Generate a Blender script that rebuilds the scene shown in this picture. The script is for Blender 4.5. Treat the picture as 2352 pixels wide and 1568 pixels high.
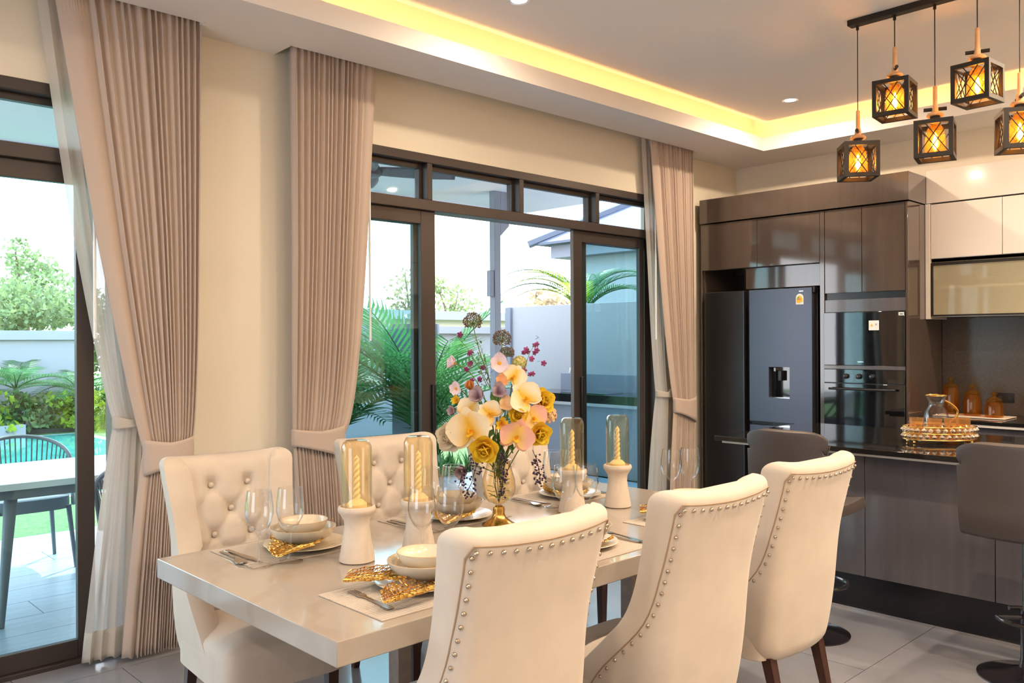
import bpy, bmesh, math, random
from mathutils import Vector, Matrix, Euler
random.seed(7)
PI = math.pi
for o in list(bpy.data.objects): bpy.data.objects.remove(o)
scene = bpy.context.scene
COL = scene.collection

# ------------------------------------------------------------------ camera
YAW, PITCH, ROLL, FPX = 0.763597, -0.001571, -0.004961, 1958.594
cam_d = bpy.data.cameras.new('camera'); cam = bpy.data.objects.new('camera', cam_d); COL.objects.link(cam)
fwd = Vector((math.sin(YAW)*math.cos(PITCH), math.cos(YAW)*math.cos(PITCH), math.sin(PITCH)))
r0 = fwd.cross(Vector((0, 0, 1))).normalized(); u0 = r0.cross(fwd)
cr, sr = math.cos(ROLL), math.sin(ROLL)
rgt = r0*cr + u0*sr; upv = u0*cr - r0*sr
M = Matrix.Identity(4)
for i in range(3):
    M[i][0] = rgt[i]; M[i][1] = upv[i]; M[i][2] = -fwd[i]
M[0][3], M[1][3], M[2][3] = 0.0, 0.0, 1.5
cam.matrix_world = M
cam_d.sensor_width = 36.0; cam_d.lens = 36.0*FPX/2352.0
cam_d.clip_start = 0.05; cam_d.clip_end = 300
scene.camera = cam

# ------------------------------------------------------------------ world, sun, exposure
SKY_STRENGTH = 5.0
SUN_STRENGTH = 8.0
DOWNLIGHT_W = 30.0
DOWNLIGHT_COL = (1.0, 0.79, 0.57)
LED_STRENGTH = 34.0
BULB_W = 7.0
scene.view_settings.view_transform = 'Standard'
scene.view_settings.look = 'None'
scene.view_settings.gamma = 1.0
scene.view_settings.use_curve_mapping = False
scene.view_settings.exposure = 0.32
w = bpy.data.worlds.new('sky'); scene.world = w; w.use_nodes = True
nt = w.node_tree; nt.nodes.clear()
wo = nt.nodes.new('ShaderNodeOutputWorld'); bg = nt.nodes.new('ShaderNodeBackground')
tc = nt.nodes.new('ShaderNodeTexCoord'); sp = nt.nodes.new('ShaderNodeSeparateXYZ'); cr_ = nt.nodes.new('ShaderNodeValToRGB')
nt.links.new(tc.outputs['Generated'], sp.inputs[0]); nt.links.new(sp.outputs['Z'], cr_.inputs[0])
cr_.color_ramp.elements[0].position = 0.0; cr_.color_ramp.elements[0].color = (0.93, 0.96, 1.0, 1)
cr_.color_ramp.elements[1].position = 0.8; cr_.color_ramp.elements[1].color = (0.55, 0.74, 1.0, 1)
nt.links.new(cr_.outputs[0], bg.inputs['Color']); bg.inputs['Strength'].default_value = SKY_STRENGTH
nt.links.new(bg.outputs[0], wo.inputs['Surface'])
sd = bpy.data.lights.new('sun', 'SUN'); sd.energy = SUN_STRENGTH; sd.angle = 0.01; sd.color = (1.0, 0.93, 0.80)
so = bpy.data.objects.new('sun', sd); COL.objects.link(so)
so.rotation_euler = Vector((-0.45, -0.35, -0.82)).to_track_quat('-Z', 'Y').to_euler()
cy = scene.cycles
cy.max_bounces = 8; cy.diffuse_bounces = 4; cy.glossy_bounces = 4; cy.transmission_bounces = 4; cy.transparent_max_bounces = 20
cy.use_adaptive_sampling = True; cy.adaptive_threshold = 0.05
cy.caustics_reflective = False; cy.caustics_refractive = False; cy.sample_clamp_indirect = 6.0
cy.use_denoising = True

# ------------------------------------------------------------------ materials
MATS = {}
def mat(name, col, rough=0.5, metal=0.0, noise=0.0, nscale=20.0, bump=0.0, bscale=200.0, coat=0.0, sheen=0.0, emit=None, estr=0.0, spec=0.5, trans=0.0, stretch=None):
    m = bpy.data.materials.new(name); m.use_nodes = True; MATS[name] = m
    n = m.node_tree; b = n.nodes['Principled BSDF']
    b.inputs['Base Color'].default_value = (*col, 1); b.inputs['Roughness'].default_value = rough
    b.inputs['Metallic'].default_value = metal; b.inputs['Specular IOR Level'].default_value = spec
    if coat: b.inputs['Coat Weight'].default_value = coat; b.inputs['Coat Roughness'].default_value = 0.05
    if sheen: b.inputs['Sheen Weight'].default_value = sheen; b.inputs['Sheen Roughness'].default_value = 0.4
    if trans: b.inputs['Transmission Weight'].default_value = trans
    if emit: b.inputs['Emission Color'].default_value = (*emit, 1); b.inputs['Emission Strength'].default_value = estr
    if noise or bump:
        t = n.nodes.new('ShaderNodeTexCoord'); mp = n.nodes.new('ShaderNodeMapping')
        n.links.new(t.outputs['Object'], mp.inputs[0])
        if stretch: mp.inputs['Scale'].default_value = stretch
    if noise:
        x = n.nodes.new('ShaderNodeTexNoise'); x.inputs['Scale'].default_value = nscale; x.inputs['Detail'].default_value = 4
        n.links.new(mp.outputs[0], x.inputs['Vector'])
        r = n.nodes.new('ShaderNodeValToRGB')
        r.color_ramp.elements[0].position = 0.3; r.color_ramp.elements[1].position = 0.7
        r.color_ramp.elements[0].color = (*[max(0, c*(1-noise)) for c in col], 1)
        r.color_ramp.elements[1].color = (*[min(1, c*(1+noise)) for c in col], 1)
        n.links.new(x.outputs['Fac'], r.inputs[0]); n.links.new(r.outputs[0], b.inputs['Base Color'])
    if bump:
        y = n.nodes.new('ShaderNodeTexNoise'); y.inputs['Scale'].default_value = bscale; y.inputs['Detail'].default_value = 2
        n.links.new(mp.outputs[0], y.inputs['Vector'])
        bp = n.nodes.new('ShaderNodeBump'); bp.inputs['Strength'].default_value = bump; bp.inputs['Distance'].default_value = 0.002
        n.links.new(y.outputs['Fac'], bp.inputs['Height']); n.links.new(bp.outputs[0], b.inputs['Normal'])
    return m

def thin_glass(name, tint, refl=1.0, rough=0.02):
    """thin-walled glass: tinted see-through with a Fresnel reflection"""
    m = bpy.data.materials.new(name); m.use_nodes = True; MATS[name] = m
    n = m.node_tree; n.nodes.clear()
    out = n.nodes.new('ShaderNodeOutputMaterial'); mx = n.nodes.new('ShaderNodeMixShader')
    tr = n.nodes.new('ShaderNodeBsdfTransparent'); tr.inputs[0].default_value = (*tint, 1)
    gl = n.nodes.new('ShaderNodeBsdfGlossy'); gl.inputs['Roughness'].default_value = rough
    lw = n.nodes.new('ShaderNodeLayerWeight'); lw.inputs['Blend'].default_value = 0.5
    pw = n.nodes.new('ShaderNodeMath'); pw.operation = 'POWER'; pw.inputs[1].default_value = 4.0
    mu = n.nodes.new('ShaderNodeMath'); mu.operation = 'MULTIPLY_ADD'; mu.inputs[1].default_value = 0.75*refl; mu.inputs[2].default_value = 0.035*refl; mu.use_clamp = True
    n.links.new(lw.outputs['Facing'], pw.inputs[0]); n.links.new(pw.outputs[0], mu.inputs[0]); n.links.new(mu.outputs[0], mx.inputs[0])
    n.links.new(tr.outputs[0], mx.inputs[1]); n.links.new(gl.outputs[0], mx.inputs[2]); n.links.new(mx.outputs[0], out.inputs[0])
    return m

def emitter(name, col, strength):
    m = bpy.data.materials.new(name); m.use_nodes = True; MATS[name] = m
    n = m.node_tree; n.nodes.clear(); out = n.nodes.new('ShaderNodeOutputMaterial'); e = n.nodes.new('ShaderNodeEmission')
    e.inputs[0].default_value = (*col, 1); e.inputs[1].default_value = strength; n.links.new(e.outputs[0], out.inputs[0])
    return m

def leafy(name, col, trans=0.5, noise=0.3):
    m = bpy.data.materials.new(name); m.use_nodes = True; MATS[name] = m
    n = m.node_tree; n.nodes.clear(); out = n.nodes.new('ShaderNodeOutputMaterial'); mx = n.nodes.new('ShaderNodeMixShader')
    d = n.nodes.new('ShaderNodeBsdfPrincipled'); d.inputs['Roughness'].default_value = 0.45
    t = n.nodes.new('ShaderNodeBsdfTranslucent')
    tx = n.nodes.new('ShaderNodeTexCoord'); nz = n.nodes.new('ShaderNodeTexNoise'); nz.inputs['Scale'].default_value = 3.0
    n.links.new(tx.outputs['Object'], nz.inputs['Vector'])
    r = n.nodes.new('ShaderNodeValToRGB'); r.color_ramp.elements[0].position = 0.35; r.color_ramp.elements[1].position = 0.65
    r.color_ramp.elements[0].color = (*[c*(1-noise) for c in col], 1); r.color_ramp.elements[1].color = (*[min(1, c*(1+noise)) for c in col], 1)
    n.links.new(nz.outputs['Fac'], r.inputs[0]); n.links.new(r.outputs[0], d.inputs['Base Color']); n.links.new(r.outputs[0], t.inputs[0])
    mx.inputs[0].default_value = trans
    n.links.new(d.outputs[0], mx.inputs[1]); n.links.new(t.outputs[0], mx.inputs[2]); n.links.new(mx.outputs[0], out.inputs[0])
    return m

def petal_mat(name, rim, core):
    """petal colour running from the core (local y = 0) to the rim, slightly translucent"""
    m = bpy.data.materials.new(name); m.use_nodes = True; MATS[name] = m
    n = m.node_tree; n.nodes.clear(); out = n.nodes.new('ShaderNodeOutputMaterial'); mx = n.nodes.new('ShaderNodeMixShader')
    d = n.nodes.new('ShaderNodeBsdfPrincipled'); d.inputs['Roughness'].default_value = 0.6
    t = n.nodes.new('ShaderNodeBsdfTranslucent'); tx = n.nodes.new('ShaderNodeTexCoord'); sx = n.nodes.new('ShaderNodeSeparateXYZ')
    n.links.new(tx.outputs['Object'], sx.inputs[0])
    r = n.nodes.new('ShaderNodeValToRGB'); r.color_ramp.elements[0].position = 0.12; r.color_ramp.elements[1].position = 0.62
    r.color_ramp.elements[0].color = (*core, 1); r.color_ramp.elements[1].color = (*rim, 1)
    n.links.new(sx.outputs['Y'], r.inputs[0]); n.links.new(r.outputs[0], d.inputs['Base Color']); n.links.new(r.outputs[0], t.inputs[0])
    mx.inputs[0].default_value = 0.25
    n.links.new(d.outputs[0], mx.inputs[1]); n.links.new(t.outputs[0], mx.inputs[2]); n.links.new(mx.outputs[0], out.inputs[0])
    return m

def stone(name, col, vein, rough=0.08, scale=1.6):
    m = mat(name, col, rough); n = m.node_tree; b = n.nodes['Principled BSDF']
    t = n.nodes.new('ShaderNodeTexCoord'); mp = n.nodes.new('ShaderNodeMapping'); mp.inputs['Rotation'].default_value = (0, 0, 0.6)
    n.links.new(t.outputs['Object'], mp.inputs[0])
    wv = n.nodes.new('ShaderNodeTexWave'); wv.inputs['Scale'].default_value = scale; wv.inputs['Distortion'].default_value = 9; wv.inputs['Detail'].default_value = 4
    wv.inputs['Detail Scale'].default_value = 1.2
    n.links.new(mp.outputs[0], wv.inputs['Vector'])
    r = n.nodes.new('ShaderNodeValToRGB'); r.color_ramp.elements[0].position = 0.0; r.color_ramp.elements[0].color = (*vein, 1)
    r.color_ramp.elements[1].position = 0.16; r.color_ramp.elements[1].color = (*col, 1)
    n.links.new(wv.outputs['Fac'], r.inputs[0]); n.links.new(r.outputs[0], b.inputs['Base Color'])
    return m

mat('wall_paint', (0.80, 0.72, 0.59), 0.85, bump=0.05, bscale=300)
mat('ceiling_paint', (0.87, 0.83, 0.79), 0.9)
mat('floor_tile', (0.255, 0.255, 0.285), 0.22, noise=0.06, nscale=4, coat=0.2)
mat('floor_grout', (0.50, 0.47, 0.45), 0.8)
mat('bronze_frame', (0.055, 0.042, 0.038), 0.42, metal=0.3)
thin_glass('window_glass', (0.83, 0.94, 0.955))
thin_glass('clear_pane', (0.91, 0.95, 0.99))
mat('drape', (0.54, 0.43, 0.36), 0.9, sheen=0.3, bump=0.25, bscale=600)
def sheer_mat():
    m = bpy.data.materials.new('sheer'); m.use_nodes = True; MATS['sheer'] = m
    n = m.node_tree; n.nodes.clear(); out = n.nodes.new('ShaderNodeOutputMaterial')
    d = n.nodes.new('ShaderNodeBsdfDiffuse'); d.inputs[0].default_value = (0.82, 0.76, 0.69, 1)
    tl = n.nodes.new('ShaderNodeBsdfTranslucent'); tl.inputs[0].default_value = (0.80, 0.75, 0.70, 1)
    tr = n.nodes.new('ShaderNodeBsdfTransparent'); a = n.nodes.new('ShaderNodeMixShader'); b = n.nodes.new('ShaderNodeMixShader')
    a.inputs[0].default_value = 0.5; b.inputs[0].default_value = 0.12
    n.links.new(d.outputs[0], a.inputs[1]); n.links.new(tl.outputs[0], a.inputs[2]); n.links.new(a.outputs[0], b.inputs[1]); n.links.new(tr.outputs[0], b.inputs[2])
    n.links.new(b.outputs[0], out.inputs[0])
sheer_mat()
mat('acrylic', (0.85, 0.87, 0.88), 0.1, spec=0.8)
mat('velvet', (0.60, 0.51, 0.425), 0.75, sheen=0.25, noise=0.05, nscale=9, bump=0.08, bscale=400)
mat('seam', (0.36, 0.24, 0.15), 0.8)
mat('nail_metal', (0.52, 0.42, 0.32), 0.25, metal=1.0)
mat('dark_wood', (0.055, 0.022, 0.015), 0.35, noise=0.3, nscale=8, stretch=(6, 6, 1))
stone('table_stone', (0.40, 0.345, 0.295), (0.375, 0.315, 0.265), 0.10)
mat('base_stone', (0.30, 0.24, 0.20), 0.35, noise=0.12, nscale=30)
mat('white_gloss', (0.78, 0.71, 0.64), 0.12, coat=0.5)
mat('taupe_gloss', (0.072, 0.053, 0.044), 0.10, coat=0.8, noise=0.06, nscale=2, stretch=(1, 14, 1))
mat('island_panel', (0.098, 0.088, 0.096), 0.16, coat=0.4, noise=0.08, nscale=2, stretch=(1, 14, 1))
mat('black_granite', (0.012, 0.011, 0.011), 0.05, noise=0.4, nscale=400)
mat('splash', (0.075, 0.062, 0.055), 0.18, noise=0.15, nscale=60)
mat('light_trim', (0.75, 0.68, 0.60), 0.3)
mat('plinth_black', (0.010, 0.009, 0.012), 0.25)
mat('fridge_steel', (0.085, 0.092, 0.125), 0.33, metal=0.55, noise=0.05, nscale=3, stretch=(1, 60, 60))
mat('fridge_dark', (0.012, 0.012, 0.014), 0.35)
mat('appliance_glass', (0.006, 0.006, 0.008), 0.03, coat=1.0)
mat('chrome', (0.8, 0.8, 0.82), 0.08, metal=1.0)
mat('sticker_white', (0.85, 0.85, 0.82), 0.5)
mat('sticker_yellow', (0.85, 0.52, 0.05), 0.5)
mat('sticker_green', (0.10, 0.35, 0.10), 0.5)
mat('sticker_red', (0.70, 0.06, 0.04), 0.5)
mat('stool_leather', (0.062, 0.049, 0.047), 0.42, bump=0.1, bscale=500)
mat('stool_metal', (0.010, 0.009, 0.012), 0.18, coat=0.4)
mat('lamp_black', (0.020, 0.014, 0.010), 0.5, metal=0.4)
mat('lamp_wood', (0.62, 0.33, 0.15), 0.5, noise=0.15, nscale=30)
thin_glass('dome_glass', (0.99, 0.945, 0.84), 1.3)
thin_glass('wine_glass', (0.99, 0.99, 0.985), 1.5)
thin_glass('vase_glass', (0.985, 0.94, 0.83), 1.2)
def veil(name, tint, body, k):
    """thin frosted or tinted glass that catches some light on itself"""
    m = thin_glass(name, tint); n = m.node_tree; out = [q for q in n.nodes if q.type == 'OUTPUT_MATERIAL'][0]; src = out.inputs[0].links[0].from_socket
    d = n.nodes.new('ShaderNodeBsdfTranslucent'); d.inputs[0].default_value = (*body, 1); d2 = n.nodes.new('ShaderNodeBsdfDiffuse'); d2.inputs[0].default_value = (*body, 1)
    a = n.nodes.new('ShaderNodeMixShader'); a.inputs[0].default_value = .5; n.links.new(d.outputs[0], a.inputs[1]); n.links.new(d2.outputs[0], a.inputs[2])
    b = n.nodes.new('ShaderNodeMixShader'); b.inputs[0].default_value = k; n.links.new(src, b.inputs[1]); n.links.new(a.outputs[0], b.inputs[2]); n.links.new(b.outputs[0], out.inputs[0])
veil('cabinet_glass', (0.97, 0.97, 0.93), (0.80, 0.74, 0.55), .45)
veil('lamp_glass', (1.0, 0.84, 0.56), (1.0, 0.50, 0.12), .06)
veil('tumbler_glass', (0.97, 0.82, 0.60), (0.92, 0.58, 0.28), .12)
veil('amber_glass', (0.96, 0.74, 0.36), (0.75, 0.38, 0.08), .05)
emitter('filament', (1.0, 0.55, 0.16), 60.0)
emitter('led', (1.0, 0.50, 0.14), LED_STRENGTH)
emitter('downlight_glow', (1.0, 0.86, 0.72), 9.0)
mat('gold', (0.72, 0.43, 0.12), 0.22, metal=1.0)
mat('gold_leaf', (0.80, 0.50, 0.14), 0.28, metal=1.0, noise=0.2, nscale=60)
mat('ceramic', (0.70, 0.60, 0.46), 0.22, coat=0.4)
mat('ceramic_rim', (0.50, 0.35, 0.22), 0.3)
mat('plaster', (0.62, 0.52, 0.43), 0.8, noise=0.04, nscale=40)
mat('wax', (0.86, 0.72, 0.46), 0.5)
mat('linen', (0.54, 0.46, 0.39), 0.9, bump=0.3, bscale=500)
mat('cutlery', (0.42, 0.36, 0.31), 0.22, metal=1.0)
mat('crystal', (0.90, 0.84, 0.74), 0.05, metal=0.8)
mat('board', (0.62, 0.50, 0.40), 0.6)
# exterior
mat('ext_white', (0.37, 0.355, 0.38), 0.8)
mat('ext_grey', (0.20, 0.21, 0.26), 0.7)
mat('ext_beige', (0.62, 0.52, 0.44), 0.8)
mat('terrace_tile', (0.25, 0.31, 0.38), 0.35, noise=0.12, nscale=3, stretch=(1, 8, 1))
mat('terrace_grout', (0.22, 0.25, 0.29), 0.8)
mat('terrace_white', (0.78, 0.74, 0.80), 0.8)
mat('grass', (0.09, 0.20, 0.06), 0.9, noise=0.4, nscale=30)
mat('soil', (0.08, 0.06, 0.045), 0.95, noise=0.3, nscale=20)
mat('water', (0.06, 0.30, 0.26), 0.04, noise=0.2, nscale=2, bump=0.4, bscale=6)
mat('pebble', (0.22, 0.24, 0.28), 0.6)
mat('roof_tile', (0.10, 0.115, 0.16), 0.7)
mat('counter_steel', (0.30, 0.31, 0.33), 0.3, metal=0.6)
mat('rope', (0.16, 0.17, 0.18), 0.8)
mat('outdoor_metal', (0.14, 0.16, 0.18), 0.5)
mat('outdoor_top', (0.72, 0.74, 0.76), 0.35)
mat('outdoor_cushion', (0.20, 0.22, 0.24), 0.9)
mat('fan_blade', (0.13, 0.13, 0.15), 0.5)
leafy('palm_green', (0.06, 0.20, 0.06)); leafy('palm_lime', (0.38, 0.50, 0.04)); leafy('leaf_pale', (0.25, 0.33, 0.14))
leafy('leaf_warm', (0.38, 0.29, 0.16)); leafy('leaf_mid', (0.10, 0.22, 0.06)); leafy('leaf_far', (0.15, 0.25, 0.09)); leafy('grass_blade', (0.13, 0.30, 0.12)); leafy('stem_green', (0.13, 0.20, 0.04), 0.2)
leafy('vase_leaf', (0.16, 0.30, 0.03), 0.4)
mat('bark', (0.20, 0.15, 0.11), 0.9)
petal_mat('orchid_cream', (0.84, 0.72, 0.52), (0.85, 0.52, 0.05)); petal_mat('orchid_pink', (0.86, 0.48, 0.40), (0.85, 0.62, 0.14))
petal_mat('rose_cream', (0.78, 0.66, 0.50), (0.46, 0.30, 0.17)); petal_mat('rose_yellow', (0.84, 0.60, 0.04), (0.66, 0.24, 0.01))  # rose cores darkened: shade between the petal layers put into the colour
petal_mat('anemone', (0.80, 0.66, 0.74), (0.84, 0.68, 0.60)); petal_mat('mauve', (0.50, 0.38, 0.42), (0.24, 0.11, 0.15))
petal_mat('peach', (0.85, 0.44, 0.22), (0.85, 0.52, 0.25)); petal_mat('magenta', (0.42, 0.06, 0.26), (0.20, 0.03, 0.10)); petal_mat('orange_bud', (0.66, 0.27, 0.08), (0.5, 0.2, 0.05))
petal_mat('hydrangea', (0.84, 0.60, 0.36), (0.85, 0.56, 0.30)); petal_mat('hydrangea_green', (0.74, 0.66, 0.34), (0.6, 0.55, 0.2)); petal_mat('yellow_lip', (0.85, 0.52, 0.03), (0.85, 0.36, 0.02))
mat('pollen', (0.80, 0.36, 0.02), 0.9, bump=0.5, bscale=800)
mat('berry', (0.030, 0.012, 0.050), 0.3)
mat('twig', (0.06, 0.03, 0.03), 0.8)
mat('allium', (0.24, 0.17, 0.11), 0.8, noise=0.4, nscale=120)

# ------------------------------------------------------------------ mesh helpers
class MB:
    def __init__(s): s.v = []; s.f = []
    def add(s, vs, fs):
        k = len(s.v); s.v += [tuple(v) for v in vs]; s.f += [tuple(i+k for i in f) for f in fs]; return s
    def box(s, x0, x1, y0, y1, z0, z1, mtx=None):
        vs = [Vector(p) for p in ((x0,y0,z0),(x1,y0,z0),(x1,y1,z0),(x0,y1,z0),(x0,y0,z1),(x1,y0,z1),(x1,y1,z1),(x0,y1,z1))]
        if mtx: vs = [mtx @ v for v in vs]
        return s.add(vs, [(0,3,2,1),(4,5,6,7),(0,1,5,4),(1,2,6,5),(2,3,7,6),(3,0,4,7)])
    def lathe(s, prof, seg=24, c=(0,0,0), fn=None, sx=1.0, sy=1.0, cap=True):
        vs = []; fs = []; n = len(prof)
        for i, (r, z) in enumerate(prof):
            for j in range(seg):
                a = 2*PI*j/seg
                rr = fn(r, z, a) if fn else r
                vs.append((c[0]+rr*math.cos(a)*sx, c[1]+rr*math.sin(a)*sy, c[2]+z))
        for i in range(n-1):
            for j in range(seg):
                k = (j+1) % seg
                fs.append((i*seg+j, i*seg+k, (i+1)*seg+k, (i+1)*seg+j))
        if cap and prof[0][0] > 1e-4: fs.append(tuple(range(seg-1, -1, -1)))
        if cap and prof[-1][0] > 1e-4: fs.append(tuple((n-1)*seg+j for j in range(seg)))
        return s.add(vs, fs)
    def tube(s, path, r, seg=8, cap=True, closed=False):
        P = [Vector(p) for p in path]; n = len(P); vs = []; fs = []
        rr = r if isinstance(r, (list, tuple)) else [r]*n
        nrm = None
        for i in range(n):
            if closed: t = (P[(i+1) % n]-P[i-1])
            else: t = P[min(i+1, n-1)]-P[max(i-1, 0)]
            t.normalize()
            if nrm is None: nrm = t.orthogonal().normalized()
            nrm = (nrm - t*nrm.dot(t)).normalized(); b = t.cross(nrm)
            for j in range(seg):
                a = 2*PI*j/seg; vs.append(P[i]+(nrm*math.cos(a)+b*math.sin(a))*rr[i])
        m = n if closed else n-1
        for i in range(m):
            for j in range(seg):
                k = (j+1) % seg; i2 = (i+1) % n
                fs.append((i*seg+j, i*seg+k, i2*seg+k, i2*seg+j))
        if cap and not closed:
            fs.append(tuple(range(seg-1, -1, -1))); fs.append(tuple((n-1)*seg+j for j in range(seg)))
        return s.add(vs, fs)
    def grid(s, fn, nu, nv, wrap=False):
        vs = [fn(i/(nu if wrap else nu-1), j/(nv-1)) for j in range(nv) for i in range(nu)]
        fs = []
        for j in range(nv-1):
            for i in range(nu if wrap else nu-1):
                k = (i+1) % nu; fs.append((j*nu+i, j*nu+k, (j+1)*nu+k, (j+1)*nu+i))
        return s.add(vs, fs)
    def rings(s, rings, cap=True):
        n = len(rings[0]); vs = [p for r in rings for p in r]; fs = []
        for i in range(len(rings)-1):
            for j in range(n):
                k = (j+1) % n; fs.append((i*n+j, i*n+k, (i+1)*n+k, (i+1)*n+j))
        if cap:
            fs.append(tuple(range(n-1, -1, -1))); fs.append(tuple((len(rings)-1)*n+j for j in range(n)))
        return s.add(vs, fs)
    def mesh(s, name, smooth=40):
        me = bpy.data.meshes.new(name); me.from_pydata(s.v, [], s.f); me.update()
        bm = bmesh.new(); bm.from_mesh(me); bmesh.ops.recalc_face_normals(bm, faces=bm.faces); bm.to_mesh(me); bm.free()
        if smooth:
            me.polygons.foreach_set('use_smooth', [True]*len(me.polygons))
            me.set_sharp_from_angle(angle=math.radians(smooth))
        return me
    def obj(s, name, m, parent=None, loc=(0,0,0), rot=(0,0,0), bevel=0, smooth=40, solid=0, seg=2):
        me = s.mesh(name, smooth); me.materials.append(MATS[m])
        return mk(name, me, parent, loc, rot, 1.0, bevel, solid, seg)
def mk(name, me, parent=None, loc=(0,0,0), rot=(0,0,0), scale=1.0, bevel=0, solid=0, seg=2):
    o = bpy.data.objects.new(name, me); COL.objects.link(o)
    o.parent = parent; o.location = loc; o.rotation_euler = rot
    o.scale = scale if isinstance(scale, (tuple, list)) else (scale,)*3
    if solid: a = o.modifiers.new('solid', 'SOLIDIFY'); a.thickness = solid; a.offset = 0
    if bevel:
        a = o.modifiers.new('bevel', 'BEVEL'); a.width = bevel; a.segments = seg; a.limit_method = 'ANGLE'; a.angle_limit = 0.6
    return o
def tag(o, label, cat, group=None):
    o['label'] = label; o['category'] = cat
    if group: o['group'] = group
    return o
def thing(name, label, cat, loc=(0,0,0), rz=0, group=None):
    o = bpy.data.objects.new(name, None); COL.objects.link(o); o.empty_display_size = 0.05
    o.location = loc; o.rotation_euler = (0, 0, rz); return tag(o, label, cat, group)
def struct(o, label=None, cat=None):
    o['kind'] = 'structure'
    if label: o['label'] = label; o['category'] = cat
    return o
def stuff(o, label=None, cat=None):
    o['kind'] = 'stuff'
    if label: o['label'] = label; o['category'] = cat
    return o
def bx(*a): return MB().box(*a)
def copy_tree(o, parent=None):
    c = o.copy(); COL.objects.link(c); c.parent = parent
    for ch in [x for x in bpy.data.objects if x.parent == o]: copy_tree(ch, c)
    return c
def lerp(tab, z):
    if z <= tab[0][0]: return tab[0][1]
    for (a, fa), (b, fb) in zip(tab, tab[1:]):
        if z <= b:
            i = tab.index((a, fa)); t = (z-a)/(b-a)
            ma = (tab[i+1][1]-tab[i-1][1])/(tab[i+1][0]-tab[i-1][0]) if i > 0 else (fb-fa)/(b-a)
            mb = (tab[i+2][1]-fa)/(tab[i+2][0]-a) if i+2 < len(tab) else (fb-fa)/(b-a)
            h = b-a; t2, t3 = t*t, t*t*t
            return (2*t3-3*t2+1)*fa+(t3-2*t2+t)*h*ma+(-2*t3+3*t2)*fb+(t3-t2)*h*mb
    return tab[-1][1]
# ------------------------------------------------------------------ room shell
XW0, XW1, YW0, YW1 = -3.0, 6.97, -3.0, 4.27
ZS, ZC = 3.07, 3.29          # soffit underside, raised ceiling underside
fl = struct(bx(XW0-.2, XW1+.2, YW0-.2, YW1+.2, -0.12, -0.012).obj('floor', 'floor_grout'), 'polished beige tiled floor of the dining room', 'floor')
tile_me = {}
def tile(x0, x1, y0, y1, parent, name, m, z=0.0, gap=0.002, th=0.012):
    k = (round(x1-x0, 3), round(y1-y0, 3), m)
    if k not in tile_me:
        a, b = (x1-x0)/2-gap, (y1-y0)/2-gap
        me = MB().box(-a, a, -b, b, -th, 0).mesh(name, 0); me.materials.append(MATS[m]); tile_me[k] = me
    return mk(name, tile_me[k], parent, ((x0+x1)/2, (y0+y1)/2, z))
row = 0
y = 1.686-0.6*8
while y < YW1+.19:
    y0, y1 = max(y, YW0-.2), min(y+0.6, YW1+.2)
    off = 4.222 - 0.41*((round((y-1.086)/0.6)) % 3) - 1.2*8
    x = off
    while x < XW1+.2:
        x0, x1 = max(x, XW0-.2), min(x+1.2, XW1+.2)
        if x1-x0 > .02 and y1-y0 > .02: tile(x0, x1, y0, y1, fl, 'floor_tile', 'floor_tile')
        x += 1.2
    y += 0.6
# window wall with two openings
W1 = (-1.30, 1.50); W2 = (2.48, 5.80); ZH = 2.68
wm = MB(); T = YW1+.20
for a, b in ((XW0-.2, W1[0]), (W1[1], W2[0]), (W2[1], XW1+.2)): wm.box(a, b, YW1, T, -0.05, 3.5)
for a, b in (W1, W2): wm.box(a, b, YW1, T, ZH, 3.5)
struct(wm.obj('wall_window', 'wall_paint', smooth=0), 'cream painted wall holding the two sliding glass doors', 'wall')
struct(bx(XW1, XW1+.2, YW0-.2, T, -0.05, 3.5).obj('wall_kitchen', 'wall_paint', smooth=0), 'cream painted wall above the kitchen units', 'wall')
struct(bx(XW0-.2, XW1+.2, YW0-.2, YW0, -0.05, 3.5).obj('wall_back', 'wall_paint', smooth=0), 'cream painted wall facing the windows', 'wall')
W3 = (0.7, 2.9)
m = MB()
for a, b in ((YW0, W3[0]), (W3[1], YW1)): m.box(XW0-.2, XW0, a, b, -0.05, 3.5)
m.box(XW0-.2, XW0, W3[0], W3[1], ZH, 3.5)
struct(m.obj('wall_left', 'wall_paint', smooth=0), 'cream painted wall at the living room end', 'wall')
# ceiling: border soffit with lip, curtain slots, raised centre, cove
LX, LY = 6.454, 3.69
cm = MB()
S1, S2 = (-1.6, 1.813), (2.296, 6.06); YS = 4.085
cm.box(XW0, XW1, LY+.018, YS-.012, ZS, ZS+.03)
for a, b in ((XW0, S1[0]), (S1[1], S2[0]), (S2[1], XW1)): cm.box(a+.012, b-.012, YS-.012, YW1, ZS, ZS+.03)
for a, b in (S1, S2):
    cm.box(a, b, YS, YW1, 3.24, 3.26); cm.box(a, b, YS-.012, YS, ZS, 3.26)
    cm.box(a-.012, a, YS, YW1, ZS, 3.26); cm.box(b, b+.012, YS, YW1, ZS, 3.26)
cm.box(LX+.018, XW1, YW0, LY+.018, ZS, ZS+.03)
cm.box(XW0, XW0+.6, YW0, LY, ZS, ZS+.03); cm.box(XW0+.6, LX, YW0, YW0+.6, ZS, ZS+.03)
cm.box(XW0+.6, LX+.018, LY, LY+.018, ZS, ZS+.112); cm.box(LX, LX+.018, YW0+.6, LY, ZS, ZS+.112)
cm.box(XW0+.582, XW0+.6, YW0+.6, LY, ZS, ZS+.112); cm.box(XW0+.6, LX, YW0+.582, YW0+.6, ZS, ZS+.112)
cm.box(XW0, LX+.26, LY+.24, LY+.26, ZS+.03, 3.5); cm.box(LX+.24, LX+.26, YW0, LY+.26, ZS+.03, 3.5)
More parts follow.
